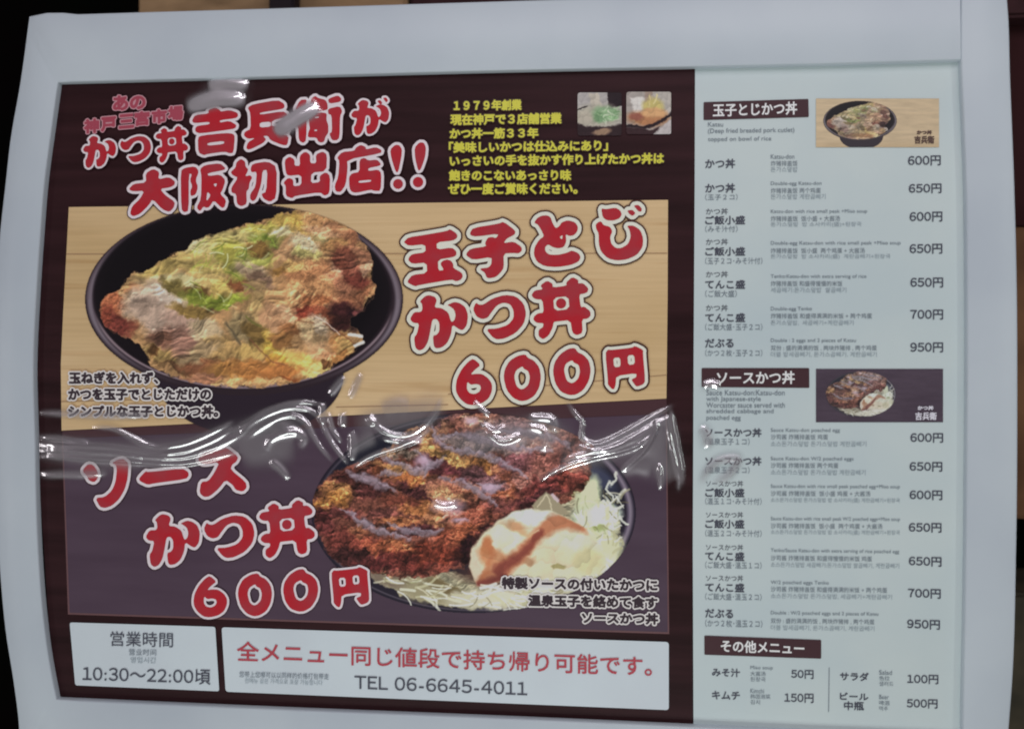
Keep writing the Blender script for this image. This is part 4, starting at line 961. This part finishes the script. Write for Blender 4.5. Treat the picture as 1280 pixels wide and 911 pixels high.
rows = [  # price, (x0, yt, yb), names [(text, x1, yt, yb, size class)], translations [(text, x1, y)]
 ('600円', 1135, 195, 207.5, [('かつ丼', 919, 199, 211, 1)], [('Katsu-don', 993, 196), (K, 997, 204.5), (KR, 997, 212)], -.6),
 ('650円', 1136, 230, 242, [('かつ丼', 919, 229.5, 241.5, 1), ('（玉子２コ）', 922, 243, 250.5, 3)], [('Double-egg Katsu-don', 1027, 230), (K + ' 两个鸡蛋', 1026, 238.5), (KR + ' 계란곱빼기', 1032, 246)], -.4),
 ('600円', 1137, 265, 277.5, [('かつ丼', 910, 260.5, 268.5, 2), ('ご飯小盛', 931.5, 270, 281, 1), ('（みそ汁付）', 922, 282.5, 290.5, 3)], [('Katsu-don with rice small peak +Miso soup', 1084, 265), (K + '  饭小盛 + 大酱汤', 1050, 273.5), (KR + '  밥 소사카리(盛)+된장국', 1077, 281)], -.4),
 ('650円', 1137, 305, 317.5, [('かつ丼', 910, 298.5, 306.5, 2), ('ご飯小盛', 931.5, 309, 320, 1), ('（玉子２コ･みそ汁付）', 953, 322, 330.5, 3)], [('Double-egg Katsu-don with rice small peak +Miso soup', 1126, 304.5), (K + '  饭小盛  两个鸡蛋 + 大酱汤', 1081, 313.5), (KR + '  밥 소사카리(盛)  계란곱빼기+된장국', 1113, 321)], -.2),
 ('650円', 1138, 347, 359.5, [('かつ丼', 910, 339, 347, 2), ('てんこ盛', 931.5, 350, 361, 1), ('（ご飯大盛）', 921, 363, 371.5, 3)], [('Tenko:Katsu-don with extra serving of rice', 1083, 346), (K + ' 和盛得慢慢的米饭', 1053, 354.5), ('세곱빼기:' + KR + '  쌀곱빼기', 1058, 362.5)], 0),
 ('700円', 1138, 387, 399.5, [('かつ丼', 910, 381, 389, 2), ('てんこ盛', 931.5, 391.5, 402.5, 1), ('（ご飯大盛･玉子２コ）', 953, 404.5, 413, 3)], [('Double-egg Tenko', 1015, 386.5), (K + ' 和盛得满满的米饭 + 两个鸡蛋', 1090, 395), (KR + ',  세곱빼기+계란곱빼기', 1067, 403.5)], 0),
 ('950円', 1138, 428, 440.5, [('だぶる', 917, 423.5, 434.5, 1), ('（かつ２枚･玉子２コ）', 953, 437, 445.5, 3)], [('Double : 2 eggs and 2 pieces of Katsu', 1070, 426), ('双份 : 盛的满满的饭 , 两块炸猪排 , 两个鸡蛋', 1096, 435), ('더블 밥세곱빼기, 돈가스곱빼기, 계란곱빼기', 1096, 443)], 0),
 ('600円', 1138, 541, 553, [('ソースかつ丼', 952, 535, 546, 1), ('（温泉玉子１コ）', 937, 547.5, 556, 3)], [('Sauce Katsu-don poached egg', 1050, 538), ('沙司酱 ' + K + ' 鸡蛋', 1035, 546), ('소스' + KR + ' ' + KR + ' 계란곱빼기', 1083, 554.5)], .3),
 ('650円', 1137, 577, 589, [('ソースかつ丼', 952, 570.5, 581.5, 1), ('（温泉玉子２コ）', 937, 583, 591.5, 3)], [('Sauce Katsu-don W/2 poached eggs', 1067, 573.5), ('沙司酱 ' + K + ' 两个鸡蛋', 1048, 581.5), ('소스' + KR + ' ' + KR + ' 계란곱빼기', 1082, 590)], .4),
 ('600円', 1137, 612.5, 624.5, [('ソースかつ丼', 929, 600.5, 608, 2), ('ご飯小盛', 930.5, 610, 621, 1), ('（温玉１コ･みそ汁付）', 952, 622, 630.5, 3)], [('Sauce Katsu-don with rice small peak poached egg+Miso soup', 1125, 608), ('沙司酱 ' + K + '  饭小盛 鸡蛋 + 大酱汤', 1088, 616.5), ('소스' + KR + ' ' + KR + ' 밥 소사카리(盛) 계란곱빼기+된장국', 1125, 625)], .5),
 ('650円', 1136, 653, 665, [('ソースかつ丼', 929, 639.5, 647, 2), ('ご飯小盛', 930.5, 649, 660, 1), ('（温玉２コ･みそ汁付）', 952, 662, 670.5, 3)], [('Sauce Katsu-don with rice small peak W/2 poached eggs+Miso soup', 1125, 648.5), ('沙司酱 ' + K + '  饭小盛  两个鸡蛋 + 大酱汤', 1103, 657), ('소스' + KR + ' ' + KR + ' 밥 소사카리(盛) 계란곱빼기+된장국', 1125, 665)], .6),
 ('650円', 1136, 695, 707, [('ソースかつ丼', 929, 680, 687.5, 2), ('てんこ盛', 930.5, 689, 700, 1), ('（ご飯大盛･温玉１コ）', 952, 701.5, 710, 3)], [('Tenko/Sauce Katsu-don with extra serving of rice poached egg', 1124, 688), ('沙司酱 ' + K + ' 和盛得慢慢的米饭 鸡蛋', 1090, 697), ('소스' + KR + ' 세곱빼기:' + KR + ' 쌀곱빼기, 계란곱빼기', 1124, 705.5)], 1.2),
 ('700円', 1135, 735, 747, [('ソースかつ丼', 929, 718.5, 726, 2), ('てんこ盛', 930.5, 728, 739, 1), ('（ご飯大盛･温玉２コ）', 952, 741, 749.5, 3)], [('W/2 poached eggs Tenko', 1036, 728), ('沙司酱 ' + K + ' 和盛得满满的米饭 + 两个鸡蛋', 1109, 736), ('소스' + KR + ' ' + KR + ', 세곱빼기+계란곱빼기', 1115, 744.5)], 1.2),
 ('950円', 1134, 773.5, 785.5, [('だぶる', 916.5, 760.5, 771.5, 1), ('（かつ２枚･温玉２コ）', 953, 774, 783, 3)], [('Double : W/2 poached eggs and 2 pieces of Katsu', 1098, 766), ('双份 : 盛的满满的饭 , 两块炸猪排 , 两个鸡蛋', 1093, 775.5), ('더블 밥세곱빼기, 돈가스곱빼기, 계란곱빼기', 1093, 784)], 1.4),
]
for pr, px0, pt, pb, names, tr, dy in rows:
    bold_text('price', pr, px0, px0 + 41, pt, pb, [(.25, M_ink)], L1, menu, dy=dy, res=3.2)
    for s, x1, yt, yb, k in names:
        if k == 1: bold_text('dish_name', s, 881.5, x1, yt, yb, [(.28, M_ink)], L1, menu, dy=dy * .8, res=3.2)
        elif k == 2: t('dish_kind', s, 882.5, x1, yt, yb, M_ink, dy * .4)
        else: t('serving_note', s, 881.5, x1, yt, yb, M_ink2, dy * .8)
    for k, (s, x1, yc) in enumerate(tr):
        h = (2.9, 3.3, 3.3)[k]
        dd = dy * (x1 - 963) / 110.0
        t('dish_translation', s, 963.5, x1, yc - h, yc + h, (M_ink2, M_ink2, M_ink3)[k], dd)
def other(s, x0, x1, yt, yb, tr, tx, pr, p0, p1, pt, pb, two=None):
    bold_text('dish_name', s, x0, x1, yt, yb, [(.25, M_ink)], L1, menu, dy=1.0, res=3.2)
    if two: bold_text('dish_name', two[0], two[1], two[2], two[3], two[4], [(.25, M_ink)], L1, menu, dy=.6, res=3.2)
    for q, x_, yc in tr: t('dish_translation', q, tx, x_, yc - 2.8, yc + 2.8, M_ink2, .4)
    bold_text('price', pr, p0, p1, pt, pb, [(.2, M_ink)], L1, menu, dy=.8, res=3.2)
other('みそ汁', 890, 925, 834.5, 845, [('Miso soup', 966, 834.5), ('大酱汤', 957, 841.5), ('된장국', 957, 848.5)], 938, '50円', 989, 1017, 836.5, 847.5)
other('キムチ', 890, 925, 863, 873.5, [('Kimchi', 955, 863), ('韩国泡菜', 963, 870), ('김치', 950, 877)], 938, '150円', 980.5, 1017, 866, 877.5)
other('サラダ', 1050, 1086, 839.5, 850, [('Salad', 1115, 840), ('色拉', 1112, 847), ('샐러드', 1117, 854)], 1099, '100円', 1134, 1173, 842.5, 854)
other('ビール', 1050, 1085.5, 865, 874, [('Beer', 1111, 870.5), ('啤酒', 1112, 878), ('맥주', 1110, 885)], 1099, '500円', 1133.5, 1172, 873, 884.5, ('中瓶', 1055, 1080, 876, 887))
sheet('divider_line', [(1036.2, 834), (1037, 834), (1036.2, 889), (1035.4, 889)], L1, M_ink2, menu)
for cols, m, dy in ((((('かつ丼', 1146, 1165, 163, 168.5), ('吉兵衛', 1143, 1168, 170, 180))), mat('logo_brown_ink', (74, 56, 50), .5), 0), (((('かつ丼', 1147, 1167, 507, 512.5), ('吉兵衛', 1144, 1171, 515, 525))), mat('logo_pale_ink', (178, 176, 184), .5), 0)):
    for s, x0, x1, yt, yb in cols:
        bold_text('shop_logo', s, x0, x1, yt, yb, [(.35, m)], L2, menu, res=3.4)

# ------------------------------------------------------------------ buckled clear film over the prints
def film(name, x0, y0, x1, y1, ridges, res=1.3, ybase=-.0042, gain=.46):
    nx, ny = int((x1 - x0) * res) + 1, int((y1 - y0) * res) + 1
    X, Y = np.meshgrid(x0 + np.arange(nx) / res, y0 + np.arange(ny) / res)
    H = np.zeros_like(X)
    wx = X + 2.5 * fbm(X, Y, 40, 201, 2); wy = Y + 2.5 * fbm(X, Y, 40, 231, 2)
    for pts, amp, sig in ridges:
        p = side(pts, 24) if len(pts) > 2 else np.array([np.array(pts[0]) + (np.array(pts[1]) - np.array(pts[0])) * k / 11 for k in range(12)])
        D = np.full(X.shape, 1e9); Tt = np.zeros(X.shape); n = len(p) - 1
        for k in range(n):
            ax, ay = p[k]; dx, dy = p[k + 1] - p[k]; L = dx * dx + dy * dy + 1e-9
            t_ = np.clip(((wx - ax) * dx + (wy - ay) * dy) / L, 0, 1)
            d = (wx - ax - t_ * dx) ** 2 + (wy - ay - t_ * dy) ** 2
            b = d < D; D = np.where(b, d, D); Tt = np.where(b, (k + t_) / n, Tt)
        env = np.exp(-D / (2 * sig * sig)) * (1 - np.abs(2 * Tt - 1) ** 4 * .9)
        H += env * amp * 1.3
    keep0 = H > .06
    slack = np.clip(H / 2.2, 0, 1); slack = np.minimum(.95, slack * slack * (3 - 2 * slack) * gain)
    H = H * (1 + .22 * fbm(X, Y, 22, 91, 3))
    P = PT(X.ravel(), Y.ravel(), ybase); P[:, 1] -= H.ravel() * .001
    i, j = np.meshgrid(np.arange(nx - 1), np.arange(ny - 1)); kp = keep0[:-1, :-1] & keep0[1:, 1:]
    a0 = (j * nx + i)[kp]; F = np.stack([a0, a0 + nx, a0 + nx + 1, a0 + 1], 1)
    used = np.unique(F); re = np.zeros(nx * ny, int); re[used] = np.arange(len(used)); F = re[F]
    o = mesh_obj(name, P[used], [tuple(map(int, f)) for f in F], M_film, board, smooth=True)
    at_ = o.data.attributes.new('slack', 'FLOAT', 'POINT'); at_.data.foreach_set('value', slack.ravel()[used])
    return o
def bundle(lines, amp, sig): return [(l, amp, sig) for l in lines]
R1 = bundle([
    [(48, 546), (75, 548), (95, 551), (112, 552)],
    [(48, 555), (90, 557), (130, 558), (165, 562), (195, 567), (225, 566), (250, 560)],
    [(48, 562), (100, 564), (150, 567), (190, 572), (225, 572), (262, 562), (290, 549), (315, 535)],
    [(48, 570), (100, 572), (150, 575), (190, 579), (225, 580), (260, 574), (300, 563)],
    [(115, 533), (140, 535), (165, 546), (185, 556), (200, 560)],
    [(196, 561), (225, 556), (255, 545), (275, 535), (292, 526)],
    [(205, 568), (235, 562), (265, 551), (292, 534)],
    [(290, 540), (310, 528), (335, 512), (355, 506), (380, 503), (402, 505)],
    [(300, 541), (322, 525), (345, 514), (372, 510), (390, 514), (400, 524)],
    [(310, 547), (332, 531), (352, 521), (370, 520), (382, 528), (392, 545), (402, 560), (418, 578)],
    [(400, 520), (408, 540), (420, 560), (436, 580)], [(411, 515), (415, 535), (427, 553)],
    [(466, 526), (485, 541), (510, 544), (530, 532), (545, 514), (551, 498)], [(478, 548), (505, 552), (530, 541), (540, 530)],
    [(440, 584), (465, 570), (495, 560), (528, 549)],
    [(592, 500), (602, 510), (612, 520)], [(602, 528), (618, 538), (632, 532)], [(608, 538), (628, 550), (652, 543)],
    [(707, 498), (718, 515), (729, 528), (726, 545), (740, 556), (765, 549), (795, 532), (820, 518), (843, 505)],
    [(720, 557), (745, 562), (770, 556), (800, 539), (826, 523)],
    [(700, 577), (730, 567), (765, 562), (800, 545), (831, 522)],
    [(671, 602), (700, 585), (735, 573), (775, 564), (806, 549), (836, 520)],
    [(839, 510), (842, 530), (847, 555), (852, 585), (853, 606)], [(834, 517), (838, 545), (843, 572), (848, 596), (848, 613)],
    [(822, 522), (818, 541), (806, 560), (790, 576), (776, 589)], [(824, 578), (826, 612)]], 1.9, 2.3)
R1 += bundle([[(48, 516), (120, 519), (195, 518)], [(48, 593), (95, 593), (135, 590)], [(333, 564), (338, 551), (352, 543), (372, 541), (380, 549), (374, 561)],
    [(338, 576), (350, 585), (362, 598)], [(412, 494), (431, 470)], [(437, 498), (451, 466)], [(441, 538), (441, 576)], [(403, 503), (404, 530)], [(428, 514), (428, 534)],
    [(460, 520), (470, 530)], [(540, 626), (556, 632), (574, 628)], [(658, 532), (678, 538), (684, 550), (676, 564)], [(660, 521), (692, 527), (693, 538)]], 1.9, 3.4)
R1 += bundle([[(478, 512), (495, 504), (512, 506)], [(776, 590), (792, 584), (815, 588)], [(300, 540), (340, 530), (370, 545)], [(60, 560), (120, 566), (180, 574)], [(440, 560), (470, 545)], [(620, 545), (660, 545)]], 1.2, 7)
R1 += bundle([[(40, 560), (150, 568), (250, 560), (330, 540), (400, 530)], [(300, 570), (370, 560)], [(440, 530), (500, 520), (560, 500)], [(560, 560), (650, 540), (720, 545)], [(700, 580), (780, 555), (850, 530)], [(800, 540), (845, 600)]], 1.3, 14)
film('plastic_film', 46, 452, 864, 640, R1)
film('plastic_film', 872, 466, 932, 625, [([(876, 482), (888, 479), (902, 482)], 1.8, 3.5), ([(876, 532), (884, 545), (886, 560)], 1.8, 5), ([(875, 606), (884, 588), (902, 574), (922, 574), (912, 592), (890, 604)], 1.6, 4.5)], gain=.55)
film('plastic_film', 215, 92, 415, 185, [([(258, 107), (284, 103), (312, 106)], 1.5, 6), ([(232, 135), (262, 126), (308, 125)], 1.7, 7), ([(342, 168), (368, 150), (400, 132)], 1.8, 7)], gain=1.6)


for ch in board.children:           # the Empty stands at the board's foot
    ch.matrix_parent_inverse = INV
